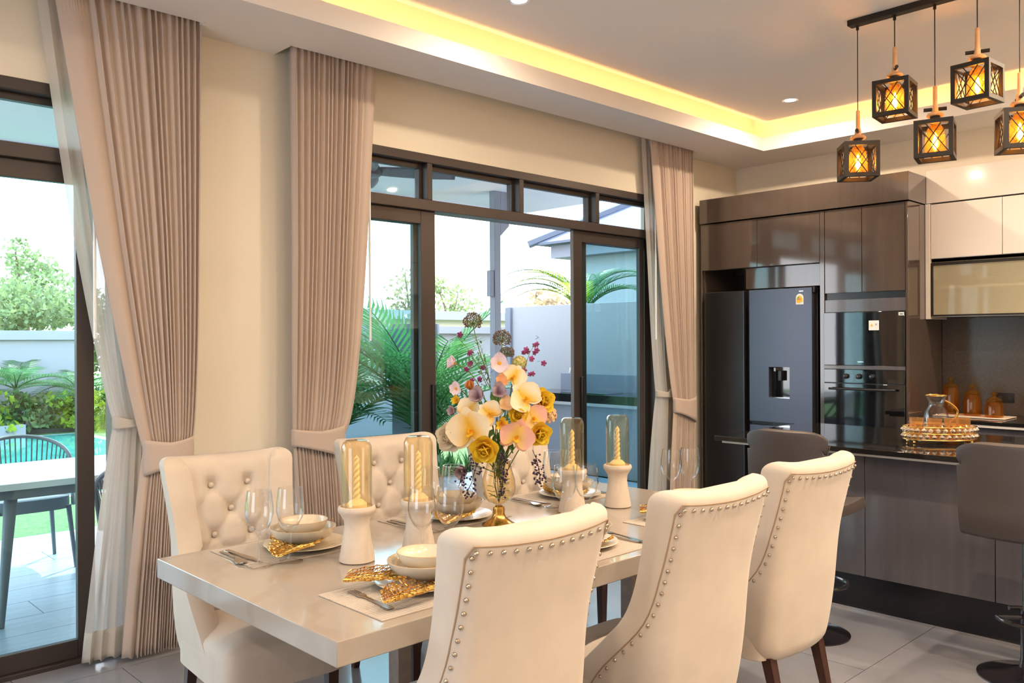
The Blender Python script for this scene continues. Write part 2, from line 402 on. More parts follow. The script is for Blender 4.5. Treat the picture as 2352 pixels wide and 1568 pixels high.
cm.box(XW0+.64, LX-.03, YW0+.64, LY-.03, ZC, ZC+.03)
cm.box(XW0-.2, XW1+.2, YW0-.2, T, 3.42, 3.55)
struct(cm.obj('ceiling', 'ceiling_paint', smooth=0), 'off-white stepped ceiling with a glowing cove around its raised centre', 'ceiling')
t = thing('cove_light', 'warm LED strip glowing in the ceiling cove along the windows', 'light', (0, 0, 0))
bx(XW0+.8, LX+.12, LY+.075, LY+.095, ZS+.03, ZS+.042).obj('led_strip', 'led', t, smooth=0)
t = thing('cove_light', 'warm LED strip glowing in the ceiling cove above the kitchen', 'light', (0, 0, 0))
bx(LX+.075, LX+.095, YW0+.8, LY+.05, ZS+.03, ZS+.042).obj('led_strip', 'led', t, smooth=0)

# downlights (each with its own lamp); past the first three all are unseen, added to even out the light
dn = [(5.943, 3.175, 'round recessed ceiling downlight nearest the kitchen corner', .8), (3.14, 3.214, 'round recessed ceiling downlight at the top edge, above the flowers', .45),
      (0.34, 3.2, 'recessed ceiling downlight above the left curtain', .2), (5.943, 0.45, 'added unseen ceiling downlight over the kitchen counter', 2.0), (4.54, 0.45, 'added unseen ceiling downlight over the island end', 1.3), (3.14, 0.45, 'added unseen ceiling downlight behind the front chairs', 1.3),
      (1.74, 0.45, 'added unseen ceiling downlight right of the viewer', 1.0), (0.34, 0.45, 'added unseen ceiling downlight above the viewer', .9), (-1.7, 3.0, 'added unseen ceiling downlight by the living room window', .5), (-1.7, 0.6, 'added unseen ceiling downlight over the living area', .7),
      (5.4, -1.5, 'added unseen ceiling downlight at the kitchen end of the back wall', 1.6), (3.14, -1.5, 'added unseen ceiling downlight by the back wall', 1.3), (0.34, -1.5, 'added unseen ceiling downlight at the living room end of the back wall', 1.0)]
ring = MB().lathe([(0.043, -0.001), (0.058, -0.004), (0.06, 0.0), (0.043, 0.0003), (0.043, -0.001)], 32, cap=False).mesh('rim'); ring.materials.append(MATS['acrylic'])
disc = MB().lathe([(0.0, 0.0005), (0.044, 0.0005)], 32).mesh('lens'); disc.materials.append(MATS['downlight_glow'])
for x, y, lab, pw in dn:
    t = thing('downlight', lab, 'downlight', (x, y, ZC-.001), 0, 'ceiling downlights')
    mk('rim', ring, t); mk('lens', disc, t)
    ld = bpy.data.lights.new('downlight_lamp', 'AREA'); ld.shape = 'DISK'; ld.size = 0.09; ld.energy = DOWNLIGHT_W*pw; ld.color = DOWNLIGHT_COL; ld.spread = math.radians(176)
    lo = bpy.data.objects.new('downlight_lamp', ld); COL.objects.link(lo); lo.parent = t; lo.location = (0, 0, -0.008)

# ------------------------------------------------------------------ windows
def leaf(parent, x0, x1, y, z0, z1, sl, sr, handle=None, glass='window_glass', thick=.035):
    m = MB(); m.box(x0, x0+sl, y, y+thick, z0, z1); m.box(x1-sr, x1, y, y+thick, z0, z1)
    m.box(x0+sl, x1-sr, y, y+thick, z1-.085, z1); m.box(x0+sl, x1-sr, y, y+thick, z0, z0+.085)
    o = m.obj('door_leaf', 'bronze_frame', parent, bevel=.003)
    bx(x0+sl, x1-sr, y+thick/2-.003, y+thick/2+.003, z0+.085, z1-.085).obj('pane', glass, o, smooth=0)
    if handle: bx(handle-.014, handle+.014, y-.022, y, .92, 1.22).obj('handle', 'fridge_dark', o, bevel=.004)
    return o
def window(n, x0, x1, mulls, label):
    t = bpy.data.objects.new('window_%d' % n, None); COL.objects.link(t); struct(t, label, 'window')
    m = MB(); y0, y1 = YW1-.005, YW1+.13
    m.box(x0, x1, y0, y1, 2.625, ZH); m.box(x0, x1, y0, y1, 2.325, 2.392)
    m.box(x0, x0+.05, y0, y1, 0, 2.625); m.box(x1-.05, x1, y0, y1, 0, 2.625)
    m.box(x0, x1, y0+.01, y1, -0.01, .022)
    m.obj('frame', 'bronze_frame', t, bevel=.003)
    xs = [x0+.05]+[q for mm in mulls for q in (mm-.02, mm+.02)]+[x1-.05]
    for mm in mulls: bx(mm-.02, mm+.02, y0, y1, 2.392, 2.625).obj('mullion', 'bronze_frame', t, bevel=.003)
    for a, b in zip(xs[::2], xs[1::2]):
        s = MB(); yy = YW1+.055
        s.box(a, a+.022, yy, yy+.04, 2.392, 2.625); s.box(b-.022, b, yy, yy+.04, 2.392, 2.625); s.box(a+.022, b-.022, yy, yy+.04, 2.592, 2.625); s.box(a+.022, b-.022, yy, yy+.04, 2.392, 2.402)
        so_ = s.obj('transom_sash', 'bronze_frame', t, bevel=.002)
        bx(a+.022, b-.022, yy+.017, yy+.023, 2.402, 2.592).obj('pane', 'clear_pane', so_, smooth=0)
    return t
w1 = window(1, W1[0], W1[1], [0.55, -0.38], 'dark bronze sliding glass door with transom, at the left by the terrace table')
leaf(w1, .36, 1.367, YW1+.03, .022, 2.325, .06, .077, handle=None)
leaf(w1, -.60, .40, YW1+.075, .022, 2.325, .06, .06)
leaf(w1, -1.25, -.5, YW1+.03, .022, 2.325, .06, .06)
w2 = window(2, W2[0], W2[1], [3.37, 4.185, 5.0], 'wide dark bronze sliding glass door with transom, standing open behind the flowers')
leaf(w2, 2.53, 3.36, YW1+.08, .022, 2.325, .06, .06)
leaf(w2, 2.56, 3.437, YW1+.03, .022, 2.325, .06, .115, handle=3.41)
leaf(w2, 4.76, 5.62, YW1+.03, .022, 2.325, .095, .06, handle=4.84)
leaf(w2, 4.87, 5.75, YW1+.08, .022, 2.325, .09, .06, handle=None)
bx(4.868, 4.896, YW1+.055, YW1+.08, .92, 1.22).obj('handle', 'fridge_dark', w2, bevel=.004)
# living-room window in the left wall (behind the viewer's left, lights the room)
t = bpy.data.objects.new('window_3', None); COL.objects.link(t); struct(t, 'dark bronze glazed doors of the living room wall', 'window')
m = MB(); xx0, xx1 = XW0-.13, XW0+.005
m.box(xx0, xx1, W3[0], W3[1], 2.625, ZH); m.box(xx0, xx1, W3[0], W3[1], 2.325, 2.392); m.box(xx0, xx1, W3[0], W3[1], -.01, .022)
for yy in (W3[0], 1.77, W3[1]-.06): m.box(xx0, xx1, yy, yy+.06, .022, 2.625)
m.obj('frame', 'bronze_frame', t, bevel=.003)
bx(XW0-.06, XW0-.054, W3[0]+.06, W3[1]-.06, .022, 2.625).obj('pane', 'clear_pane', t, smooth=0)

# ------------------------------------------------------------------ curtains
def drape(name, label, cat, X0, X1, ytop, yd, tie, bot, folds, m, amp=.017, ztop=3.2, zb=.02, ztie=1.0, grp=None, flat=0.0, thick=.004, bow=1.6, hem=False):
    """pleated cloth, gathered at ztie and hanging free below; X ranges given per height"""
    t = thing(name, label, cat, (0, yd, 0), 0, grp)
    n = folds*12+1
    ph = [random.uniform(-.5, .5) for _ in range(folds+2)]
    def rng(z):
        if z >= ztie:
            k = ((z-ztie)/(ztop-ztie)); k2 = k**(1/bow)
            return tie[0]+(X0-tie[0])*k2, tie[1]+(X1-tie[1])*(k**(1/2.2))
        k = (ztie-z)/(ztie-zb); k = k**.8
        return tie[0]+(bot[0]-tie[0])*k, tie[1]+(bot[1]-tie[1])*k
    def fn(u, v):
        z = ztop+(zb-ztop)*v
        a, b = rng(z); kt = abs(z-ztie)
        if flat > 0: ff = u/flat if u < flat else 1+(u-flat)/(1-flat)*(folds-1)
        elif flat < 0: ff = (folds-1)*u/(1+flat) if u < 1+flat else folds-1+(u-1-flat)/(-flat)
        else: ff = u*folds
        ff += .22*math.sin(ff*1.7+ph[0]*9)*math.sin(PI*u); i = int(max(0, min(ff, folds-1))); fr = ff-i
        uu = u + .18/folds*math.sin(2*PI*ff) + .5/folds*math.sin(5.3*u+9*ph[0])*min(1, kt)
        x = a+(b-a)*uu
        am = amp*(0.45+0.55*min(1, kt/.5))
        am *= (.75+.5*abs(math.sin(i*2.7+ph[1]*5)))*(.6 if flat and ((flat > 0 and u < flat) or (flat < 0 and u > 1+flat)) else 1)
        yv = am*(1-2*abs(math.sin(PI*ff))**.65)
        top = max(0, (z-(ztop-.22))/.22)
        yv += .006*top*math.sin(37*u*folds*.5) 
        yv -= .03*math.exp(-(kt/.12)**2)*0
        zz = z + (0.006*math.sin(2*PI*ff) if v > .995 else 0)
        return (x, yv, zz)
    k = MB().grid(fn, n, 70)
    k.obj('cloth', m, t, smooth=180, solid=thick)
    if hem:
        k = MB().grid(lambda u, v: (lambda p: (p[0], p[1]-.004, p[2]))(fn(u, .957+.043*v)), n, 6); k.obj('hem', m, t, smooth=180, solid=.002)
    return t
def tieback(t, x0, x1, yf, z0, z1, drop, m, side=1):
    """a band wrapped round the gathered cloth; lower edge sagging on one side"""
    cx, hw = (x0+x1)/2, (x1-x0)/2
    def fn(u, v):
        a = PI*2*u; px = math.cos(a); py = math.sin(a)
        sag = drop*(px*side*.5+.5)**1.2
        zt = z1-.008*(1-px*px)+.012*abs(px); zb_ = z0-sag
        e = .002*math.sin(v*PI)
        return (cx+(hw+e)*px, yf*py-.0*v-(.01 if py < 0 else 0)*1, zt+(zb_-zt)*v)
    MB().grid(fn, 48, 8, wrap=True).obj('tieback', m, t, smooth=180, solid=.006)
YD, YSH = 4.135, 4.205
d = drape('curtain', 'taupe pleated curtain tied back at the left sliding door', 'curtain', 1.16, 1.845, 0, YD, (1.535, 1.765), (1.44, 1.70), 16, 'drape', ztie=.99, grp='taupe curtains', flat=.20, bow=1.15)
tieback(d, 1.533, 1.768, .036, .935, 1.025, .07, 'drape', -1)
d = drape('curtain', 'taupe pleated curtain tied back between wall pier and flowers', 'curtain', 2.315, 2.885, 0, YD, (2.325, 2.63), (2.36, 2.70), 15, 'drape', ztie=.97, grp='taupe curtains', flat=-.12, bow=1.6)
tieback(d, 2.318, 2.636, .036, .935, 1.015, .09, 'drape', 1)
d = drape('curtain', 'taupe pleated curtain tied back beside the refrigerator', 'curtain', 5.50, 6.055, 0, YD, (5.80, 6.09), (5.74, 6.03), 13, 'drape', ztie=.97, grp='taupe curtains', flat=.2, bow=1.3)
tieback(d, 5.795, 6.092, .036, .90, 1.01, .10, 'drape', 1)
s = drape('sheer_curtain', 'white sheer curtain tied back beside the left taupe curtain', 'curtain', 1.12, 1.45, 0, YSH, (1.425, 1.57), (1.30, 1.52), 5, 'sheer', amp=.014, ztie=1.12, grp='white sheer curtains', thick=0, bow=1.25, hem=True)
tieback(s, 1.42, 1.572, .028, 1.10, 1.14, .01, 'sheer', -1)
s = drape('sheer_curtain', 'white sheer curtain half hidden behind the middle taupe curtain', 'curtain', 2.30, 2.80, 0, YSH, (2.40, 2.70), (2.42, 2.70), 5, 'sheer', amp=.014, ztie=1.05, grp='white sheer curtains', thick=0, bow=1.6)
s = drape('sheer_curtain', 'white sheer curtain tied back at the kitchen end of the door', 'curtain', 5.46, 5.70, 0, YSH, (5.65, 5.83), (5.50, 5.80), 5, 'sheer', amp=.014, ztie=1.05, grp='white sheer curtains', thick=0, bow=1.25)
tieback(s, 5.65, 5.84, .028, 1.03, 1.075, .01, 'sheer', 1)
for x, z0, lab in ((1.33, 1.52, 'slim clear curtain wand hanging in front of the left sheer'), (2.845, 1.50, 'slim clear curtain wand against the teal glass'), (5.60, 1.50, 'slim clear curtain wand beside the kitchen-end sheer')):
    o = MB().tube([(0, 0, z0), (0, 0, 3.2)], .007, 8).obj('curtain_wand', 'acrylic', None, (x, 4.168, 0)); tag(o, lab, 'curtain wand', 'curtain wands')
# ------------------------------------------------------------------ dining table
TZ = 0.77; TX0, TX1, TY0, TY1 = 1.12, 3.345, 1.79, 2.907
t = thing('dining_table', 'long cream marble dining table with a thick top', 'table', ((TX0+TX1)/2, (TY0+TY1)/2, 0))
hx, hy = (TX1-TX0)/2, (TY1-TY0)/2
bx(-hx, hx, -hy, hy, TZ-.065, TZ).obj('table_top', 'table_stone', t, bevel=.003, seg=3)
for sx in (-1, 1):
    for sy in (-1, 1):
        x, y = (-.37 if sx < 0 else .48), sy*.20
        bx(x-.03, x+.03, y-.03, y+.03, .06, TZ-.11).obj('leg', 'base_stone', t, bevel=.003)
    x = -.37 if sx < 0 else .48
    bx(x-.03, x+.03, -.36, .36, 0, .06).obj('foot_rail', 'base_stone', t, bevel=.003)
    bx(x-.03, x+.03, -.36, .36, TZ-.11, TZ-.065).obj('top_rail', 'base_stone', t, bevel=.003)
bx(-.34, .45, -.025, .025, .09, .14).obj('stretcher', 'base_stone', t, bevel=.003)

# ------------------------------------------------------------------ upholstered dining chairs (local: front +y, back -y)
WT = [(.28, .205), (.36, .228), (.5, .238), (.75, .238), (.92, .252), (1.05, .268)]
BT = [(.28, -.215), (.5, -.245), (.75, -.272), (.9, -.30), (1.05, -.335)]
ET = [(.28, .41), (.37, .36), (.45, .31), (.53, .24), (.62, .165), (.70, .130), (.82, .110), (1.05, .10)]
ZT = 1.045; TH = .085; BOW = .028
def upath(W, B, e, t, n_side, n_arc, n_back, r=.05):
    """half-open U from the left tip round the back to the right tip, inset by t"""
    W2, B2 = W-t, B+t; tip = B+e; r2 = max(.012, r-t*.6); pts = []
    if tip < B2+r2+.002: tip = B2+r2+.002
    for i in range(n_side): pts.append((-W2, tip+(B2+r2-tip)*i/n_side))
    for i in range(n_arc):
        a = PI+PI/2*i/n_arc; pts.append((-W2+r2+r2*math.cos(a), B2+r2+r2*math.sin(a)))
    for i in range(n_back+1):
        k = i/n_back; x = (-W2+r2)+(2*W2-2*r2)*k; pts.append((x, B2))
    for i in range(1, n_arc+1):
        a = -PI/2+PI/2*i/n_arc; pts.append((W2-r2+r2*math.cos(a), B2+r2+r2*math.sin(a)))
    for i in range(1, n_side+1): pts.append((W2, B2+r2+(tip-B2-r2)*i/n_side))
    return [(x, y-BOW*(1-min(1, abs(x)/W)**2)) for x, y in pts]
BUT = [(-.075, .93), (.075, .93), (-.15, .835), (0, .835), (.15, .835), (-.075, .74), (.075, .74), (-.15, .645), (0, .645), (.15, .645)]
def tuft(x, z):
    dd = min(math.hypot((x-bx_)*1.0, z-bz) for bx_, bz in BUT)
    h = -.026*math.exp(-(dd/.028)**2)
    if .62 < z < .96 and abs(x) < .19:
        u = (x/.15+(z-.74)/.19)+.5; v = (x/.15-(z-.74)/.19)+.5
        du = abs(u-round(u)); dv = abs(v-round(v))
        h += -.010*math.exp(-(min(du, dv)/.05)**2)
    return h
NS, NA, NB = 6, 4, 44
def shell_rings():
    lv = [(.285+(1.0-.285)*i/40, 0) for i in range(41)]
    for k in range(1, 7):
        a = PI/2*k/6; lv.append((1.0+.045*math.sin(a), .0405*(1-math.cos(a))))
    rings = []
    for z, ins in lv:
        W, B, e = lerp(WT, z), lerp(BT, z), lerp(ET, z)
        bi = ins
        if z < .33: bi = .02*(1-((z-.285)/.045))**2
        th = min(TH+.012, e-.006) if z > .7 else TH
        o = upath(W, B, e-bi, bi, NS, NA, NB); q = upath(W, B, e-bi, th-ins, NS, NA, NB); bl_ = .018*max(.25, min(1, (e-.10)/.08))
        ztop = 0
        ring_ = []
        for (x, y) in o: ring_.append((x, y, z + (.012*((abs(x)/W)**3-.45*(1-abs(x)/W)) if z > .98 else 0)))
        # rounded right tip
        for a_, s in ((.3, bl_), (.7, bl_)):
            x = o[-1][0]*(1-a_)+q[-1][0]*a_; y = o[-1][1]*(1-a_)+q[-1][1]*a_+s*(1-ins/.045); ring_.append((x, y, z))
        for (x, y) in reversed(q):
            h = (tuft(x, z)+.012)*max(0, 1-ins/.03)*max(0, min(1, (W-TH-abs(x))/.05))
            ring_.append((x, y+h, z + (.012*((abs(x)/W)**3-.45*(1-abs(x)/W)) if z > .98 else 0)))
        for a_, s in ((.7, bl_), (.3, bl_)):
            x = o[0][0]*(1-a_)+q[0][0]*a_; y = o[0][1]*(1-a_)+q[0][1]*a_+s*(1-ins/.045); ring_.append((x, y, z))
        rings.append(ring_)
    return rings
shell_me = MB().rings(shell_rings()).mesh('backrest', 60); shell_me.materials.append(MATS['velvet'])
def seat_mesh():
    rings = []
    for k in range(15):
        v = k/14
        if v < .12: z = .285; ins = .03*(1-v/.12)
        elif v < .55: z = .285+.135*(v-.12)/.43; ins = 0
        else:
            a = (v-.55)/.45*PI/2; z = .42+.055*math.sin(a); ins = .17*(1-math.cos(a))
        r = []
        for j in range(40):
            a = 2*PI*j/40; c, s = math.cos(a), math.sin(a)
            p = .22
            x = (.232-ins)*math.copysign(abs(c)**p, c); y = .055+(.255-ins)*math.copysign(abs(s)**p, s)
            r.append((x, y, z))
        rings.append(r)
    return MB().rings(rings).mesh('seat', 50)
seat_me = seat_mesh(); seat_me.materials.append(MATS['velvet'])
def leg_mesh(rear):
    m = MB(); top, bot = .021, .014; dy = -.07 if rear else .0
    rings = [[(sx*h, sy*h+y, z) for sx, sy in ((-1,-1),(1,-1),(1,1),(-1,1))] for h, y, z in ((bot, dy, 0), (top, 0, .30))]
    me = m.rings(rings).mesh('leg', 0); me.materials.append(MATS['dark_wood']); return me
rleg, fleg = leg_mesh(True), leg_mesh(False)
nail_me = MB().lathe([(0.0065, 0), (.0058, .003), (.0035, .0052), (0, .006)], 8).mesh('nail', 60); nail_me.materials.append(MATS['nail_metal'])
but_me = MB().lathe([(0.0115, 0), (.0115, .004), (.008, .008), (0, .0095)], 12).mesh('button', 60); but_me.materials.append(MATS['velvet'])
def path_at(P, dist):
    for a, b in zip(P, P[1:]):
        L = math.hypot(b[0]-a[0], b[1]-a[1])
        if dist <= L: k = dist/L; return (a[0]+(b[0]-a[0])*k, a[1]+(b[1]-a[1])*k), ((b[0]-a[0])/L, (b[1]-a[1])/L)
        dist -= L
    return P[-1], (0, 1)
def dining_chair(label, loc, rz, nails, buttons):
    t = thing('dining_chair', label, 'chair', loc, rz, 'cream tufted dining chairs')
    mk('backrest', shell_me, t); mk('seat', seat_me, t)
    for sx in (-1, 1):
        mk('leg', rleg, t, (sx*.17, -.19, 0), (0, 0, 0)); mk('leg', fleg, t, (sx*.185, .26, 0))
    if nails:
        N = 20; pipe = []
        def run(sgn, dist):
            out = []
            for i in range(N):
                z = .315+(.985-.315)*i/(N-1)
                P = upath(lerp(WT, z), lerp(BT, z), lerp(ET, z), 0, 12, 6, 40)
                (x, y), (tx, ty) = path_at(P, dist+.012*max(0, min(1, (z-.78)/.18)))
                out.append((x*-sgn if sgn > 0 else x, y, z, (-ty if sgn > 0 else ty), -tx))
            return out
        for sgn in (-1, 1):
            for (x, y, z, nx, ny) in run(sgn, .10):
                nv = Vector((nx, ny, 0)).normalized()
                o = mk('nail', nail_me, t, (x, y, z)); o.rotation_euler = nv.to_track_quat('Z', 'Y').to_euler()
        z = 1.0; W, B = lerp(WT, z), lerp(BT, z); k = int((2*W-.07)/.035)
        crown = lambda x: .012*((abs(x)/W)**3-.45*(1-abs(x)/W))
        nv = Vector((0, -1, .2)).normalized()
        for i in range(k+1):
            x = -W+.035+(2*W-.07)*i/k
            o = mk('nail', nail_me, t, (x, B-BOW*(1-(abs(x)/W)**2), .99+crown(x))); o.rotation_euler = nv.to_track_quat('Z', 'Y').to_euler()
        path = [p[:3] for p in run(-1, .083)]
        for i in range(25):
            x = -W+.03+(2*W-.06)*i/24; path.append((x, B-BOW*(1-(abs(x)/W)**2), 1.006+crown(x)))
        path += [p[:3] for p in reversed(run(1, .083))]
        MB().tube(path, .0025, 5).obj('piping', 'seam', t)
    if buttons:
        for x, z in BUT:
            W, B = lerp(WT, z), lerp(BT, z)
            y = B+min(TH+.012, lerp(ET, z)-.006)-BOW*(1-(abs(x)/W)**2)+.012-.024
            mk('button', but_me, t, (x, y+.004, z), (-PI/2, 0, 0))
    return t
dining_chair('cream nailhead chair seen from behind, nearest the viewer', (1.567, 1.52+.31, 0), math.radians(-2.5), True, False)
dining_chair('cream nailhead chair seen from behind, middle of the front row', (2.325, 1.47+.31, 0), math.radians(-1.5), True, False)
dining_chair('cream nailhead chair seen from behind, front row beside the bar stool', (3.10, 1.53+.31, 0), math.radians(-3), True, False)
dining_chair('cream button-tufted chair facing the viewer, at the left end', (1.535, 3.27-.24, 0), math.radians(176), False, True)
dining_chair('cream button-tufted chair facing the viewer, behind the amber candle domes', (2.34, 3.31-.24, 0), math.radians(176), False, True)
dining_chair('cream button-tufted chair hidden behind the flower vase', (3.13, 3.31-.24, 0), math.radians(178), False, True)
# ------------------------------------------------------------------ kitchen: tall units, fridge, ovens
KX = 6.30
def door(parent, y0, y1, z0, z1, x=KX, m='taupe_gloss', name='door', g=.002, th=.02):
    return bx(x, x+th, y0+g, y1-g, z0+g, z1-g).obj(name, m, parent, bevel=.0015)
t = thing('tall_cabinet', 'glossy taupe cabinet housing over the refrigerator', 'cabinet', (0, 0, 0))
m = MB(); m.box(KX+.021, XW1-.004, 4.18, 4.208, 0, 2.49); m.box(KX+.021, XW1-.004, 3.105, 3.135, 0, 2.49)
m.box(KX+.021, XW1-.004, 3.135, 4.18, 2.09, 2.49); m.box(XW1-.02, XW1-.004, 3.135, 4.18, 0, 2.09)
m.obj('carcass', 'taupe_gloss', t, bevel=.0015)
door(t, 3.667, 4.20, 2.09, 2.485); door(t, 3.126, 3.667, 2.09, 2.485)
bx(KX+.0, KX+.02, 4.195, 4.208, 0, 2.485).obj('filler', 'taupe_gloss', t, bevel=.0015)
bx(KX+.05, KX+.07, 3.137, 3.80, 1.915, 2.088).obj('bridge_panel', 'taupe_gloss', t, bevel=.0015)
t = thing('tall_cabinet', 'glossy taupe tall unit holding the microwave and oven', 'cabinet', (0, 0, 0))
m = MB(); m.box(KX+.021, XW1-.004, 2.46, 2.478, .0, 2.49); m.box(KX+.021, XW1-.004, 3.086, 3.104, .0, 2.49)
m.box(KX+.021, XW1-.004, 2.478, 3.086, 1.845, 2.49); m.box(KX+.03, XW1-.004, 2.478, 3.086, 1.70, 1.845); m.box(KX+.021, XW1-.004, 2.478, 3.086, 0.0, .62)
m.box(KX+.4, XW1-.004, 2.478, 3.086, .62, 1.70)
m.obj('carcass', 'taupe_gloss', t, bevel=.0015)
bx(KX-.002, KX+.02, 3.088, 3.124, .0, 2.485).obj('stile', 'taupe_gloss', t, bevel=.0015)
bx(KX-.002, KX+.02, 2.46, 2.476, .0, 2.485).obj('stile', 'taupe_gloss', t, bevel=.0015)
door(t, 2.795, 3.086, 1.845, 2.485); door(t, 2.478, 2.795, 1.845, 2.485)
bx(KX+.005, KX+.02, 2.478, 3.086, 1.70, 1.795).obj('panel', 'island_panel', t, bevel=.0015)
bx(KX+.02, KX+.029, 2.478, 3.086, 1.795, 1.845).obj('finger_groove', 'plinth_black', t)
door(t, 2.478, 3.086, .10, .62, name='drawer_front')
f = thing('fascia', 'glossy taupe fascia board above the tall units', 'fascia', (0, 0, 0))
bx(KX-.012, XW1-.004, 2.45, 4.212, 2.495, 2.70).obj('board', 'taupe_gloss', f, bevel=.0015)

t = thing('refrigerator', 'dark steel two-door refrigerator with water dispenser', 'refrigerator', (KX, 3.66, 0))
bx(.035, .62, -.50, .50, .03, 1.895).obj('body', 'fridge_dark', t, bevel=.004)
bx(-.03, .03, .115, .49, .05, 1.90).obj('door', 'fridge_dark', t, bevel=.006)  # left door stands in shadow; that shade is put into its dark colour
bx(-.029, -.027, .112, .118, .05, 1.90).obj('edge_trim', 'fridge_steel', t)
m = MB(); x0, x1 = -.03, .03; ya, yb, za, zb = -.294, -.112, 1.024, 1.274
m.box(x0, x1, -.48, ya, .83, 1.90); m.box(x0, x1, yb, .062, .83, 1.90); m.box(x0, x1, ya, yb, .83, za); m.box(x0, x1, ya, yb, zb, 1.90)
d = m.obj('door', 'fridge_steel', t, smooth=0)
bx(x1-.008, x1, ya, yb, za, zb).obj('dispenser_back', 'appliance_glass', d)
bx(x0+.004, x1-.008, -.22, -.19, zb-.11, zb-.03).obj('dispenser_spout', 'fridge_dark', d, bevel=.004)
bx(x0+.004, x1-.008, -.17, -.155, zb-.035, zb-.008).obj('dispenser_light', 'chrome', d)
bx(x0, x1-.01, ya, yb, za, za+.008).obj('drip_tray', 'chrome', d)
bx(-.03, .03, -.48, .062, .05, .80).obj('freezer_door', 'fridge_steel', t, bevel=.004)
bx(-.006, .03, -.30, -.12, .795, .83).obj('handle_recess', 'plinth_black', t)
bx(-.0315, -.0295, -.484, -.478, .05, 1.90).obj('edge_trim', 'fridge_steel', t)
bx(-.02, .03, -.50, -.484, 1.86, 1.905).obj('hinge', 'fridge_dark', t, bevel=.003)
# energy label: white card, rounded top, yellow fan and coloured dots
sy, sz = 3.277-3.66, 1.812
pts = [(-.032, -.042), (.032, -.042)]+[(.032*math.cos(a), .010+.032*math.sin(a)) for a in [PI*i/10 for i in range(11)]]
def plate(pts, x, d=.0012): return MB().rings([[(x, y, z) for y, z in pts], [(x-d, y, z) for y, z in pts]])
k = plate([(sy+a, sz+b) for a, b in pts], -.0302).obj('energy_label', 'sticker_white', d, smooth=0)
fan = [(sy+.026*math.cos(a), sz-.012+.040*math.sin(a)*1.0) for a in [PI*i/10 for i in range(11)]]+[(sy-.026, sz-.016), (sy-.004, sz-.03), (sy+.026, sz-.03)]
plate(fan, -.0315).obj('label_fan', 'sticker_yellow', k, smooth=0) if False else plate(fan, -.0315).obj('label_fan', 'sticker_yellow', d, smooth=0)
for yy, zz, mm, r in ((.012, .012, 'sticker_green', .006), (.016, .0, 'sticker_green', .005), (-.001, .0, 'sticker_red', .008), (.004, .014, 'sticker_green', .004)):
    plate([(sy+yy+r*math.cos(a), sz+zz+r*math.sin(a)) for a in [2*PI*i/12 for i in range(12)]], -.0328, .0006).obj('label_dot', mm, d, smooth=0)
def text(parent, body, size, loc, m, name='lettering', rot=(PI/2, 0, -PI/2)):
    c = bpy.data.curves.new(name, 'FONT'); c.body = body; c.size = size; c.extrude = .0004; c.align_x = 'CENTER'; c.align_y = 'CENTER'
    o = bpy.data.objects.new(name, c); COL.objects.link(o); c.materials.append(MATS[m]); o.parent = parent; o.location = loc; o.rotation_euler = rot
    dg = bpy.context.evaluated_depsgraph_get(); me = bpy.data.meshes.new_from_object(o.evaluated_get(dg)); bpy.data.objects.remove(o)
    return mk(name, me, parent, loc, rot)
def dashes(parent, y, z, w_, h_, x, n=7, m='chrome'):
    g = MB()                                        # a maker's mark too small to read: a row of tiny strokes
    for i in range(n):
        a = y-w_/2+w_*i/n; g.box(x-.0006, x, a, a+w_/n*.72, z-h_/2, z+h_/2)
    return g.obj('maker_mark', m, parent, smooth=0)
text(d, '1', .020, (-.0336, sy-.001, sz), 'sticker_white')
dashes(d, sy-.012, sz+.062, .034, .006, -.0306)

t = thing('microwave', 'built-in black glass microwave in the tall unit', 'microwave', (KX, 2.782, 0))
bx(.0, .38, -.30, .30, 1.30, 1.695).obj('body', 'fridge_dark', t)
d = bx(-.016, -.001, -.304, .304, 1.298, 1.698).obj('door', 'appliance_glass', t, bevel=.002)
bx(-.0175, -.016, .215, .285, 1.36, 1.60).obj('window_mark', 'appliance_glass', d)
bx(-.0178, -.0162, -.12, -.045, 1.56, 1.632).obj('sticker', 'sticker_white', d)
MB().rings([[(-.0182, -.066+a*.012, 1.598+b*.012) for a, b in ((-1, -.8), (1, -.8), (0, 1))], [(-.0179, -.066+a*.012, 1.598+b*.012) for a, b in ((-1, -.8), (1, -.8), (0, 1))]]).obj('warning_triangle', 'sticker_yellow', d, smooth=0)
text(d, 'X', .022, (-.0182, -.099, 1.602), 'fridge_dark')
bx(-.0178, -.0162, -.30, -.262, 1.665, 1.688).obj('sticker', 'sticker_white', d)
dashes(d, -.281, 1.676, .024, .008, -.0182, 3, 'fridge_dark')
dashes(d, .02, 1.325, .044, .006, -.0165)
bx(-.018, .0, -.304, .304, 1.268, 1.296).obj('trim_strip', 'island_panel', t, bevel=.001)
t = thing('oven', 'built-in black glass oven with three knobs below the microwave', 'oven', (KX, 2.782, 0))
bx(.0, .38, -.30, .30, .64, 1.265).obj('body', 'fridge_dark', t)
bx(-.016, -.001, -.304, .304, 1.165, 1.266).obj('control_panel', 'appliance_glass', t, bevel=.002)
d = bx(-.018, -.001, -.304, .304, .64, 1.160).obj('door', 'appliance_glass', t, bevel=.002)
bx(-.0185, -.018, -.22, .22, .72, 1.05).obj('door_window', 'appliance_glass', d)
MB().tube([(-.05, -.25, 1.12), (-.05, .25, 1.12)], .009, 12).obj('handle', 'fridge_dark', d)
for yy in (.13, .03, -.07): MB().lathe([(.02, 0), (.019, .018), (.012, .022), (0, .022)], 20).obj('knob', 'stool_metal', t, (-.016, yy, 1.215), (0, -PI/2, 0))

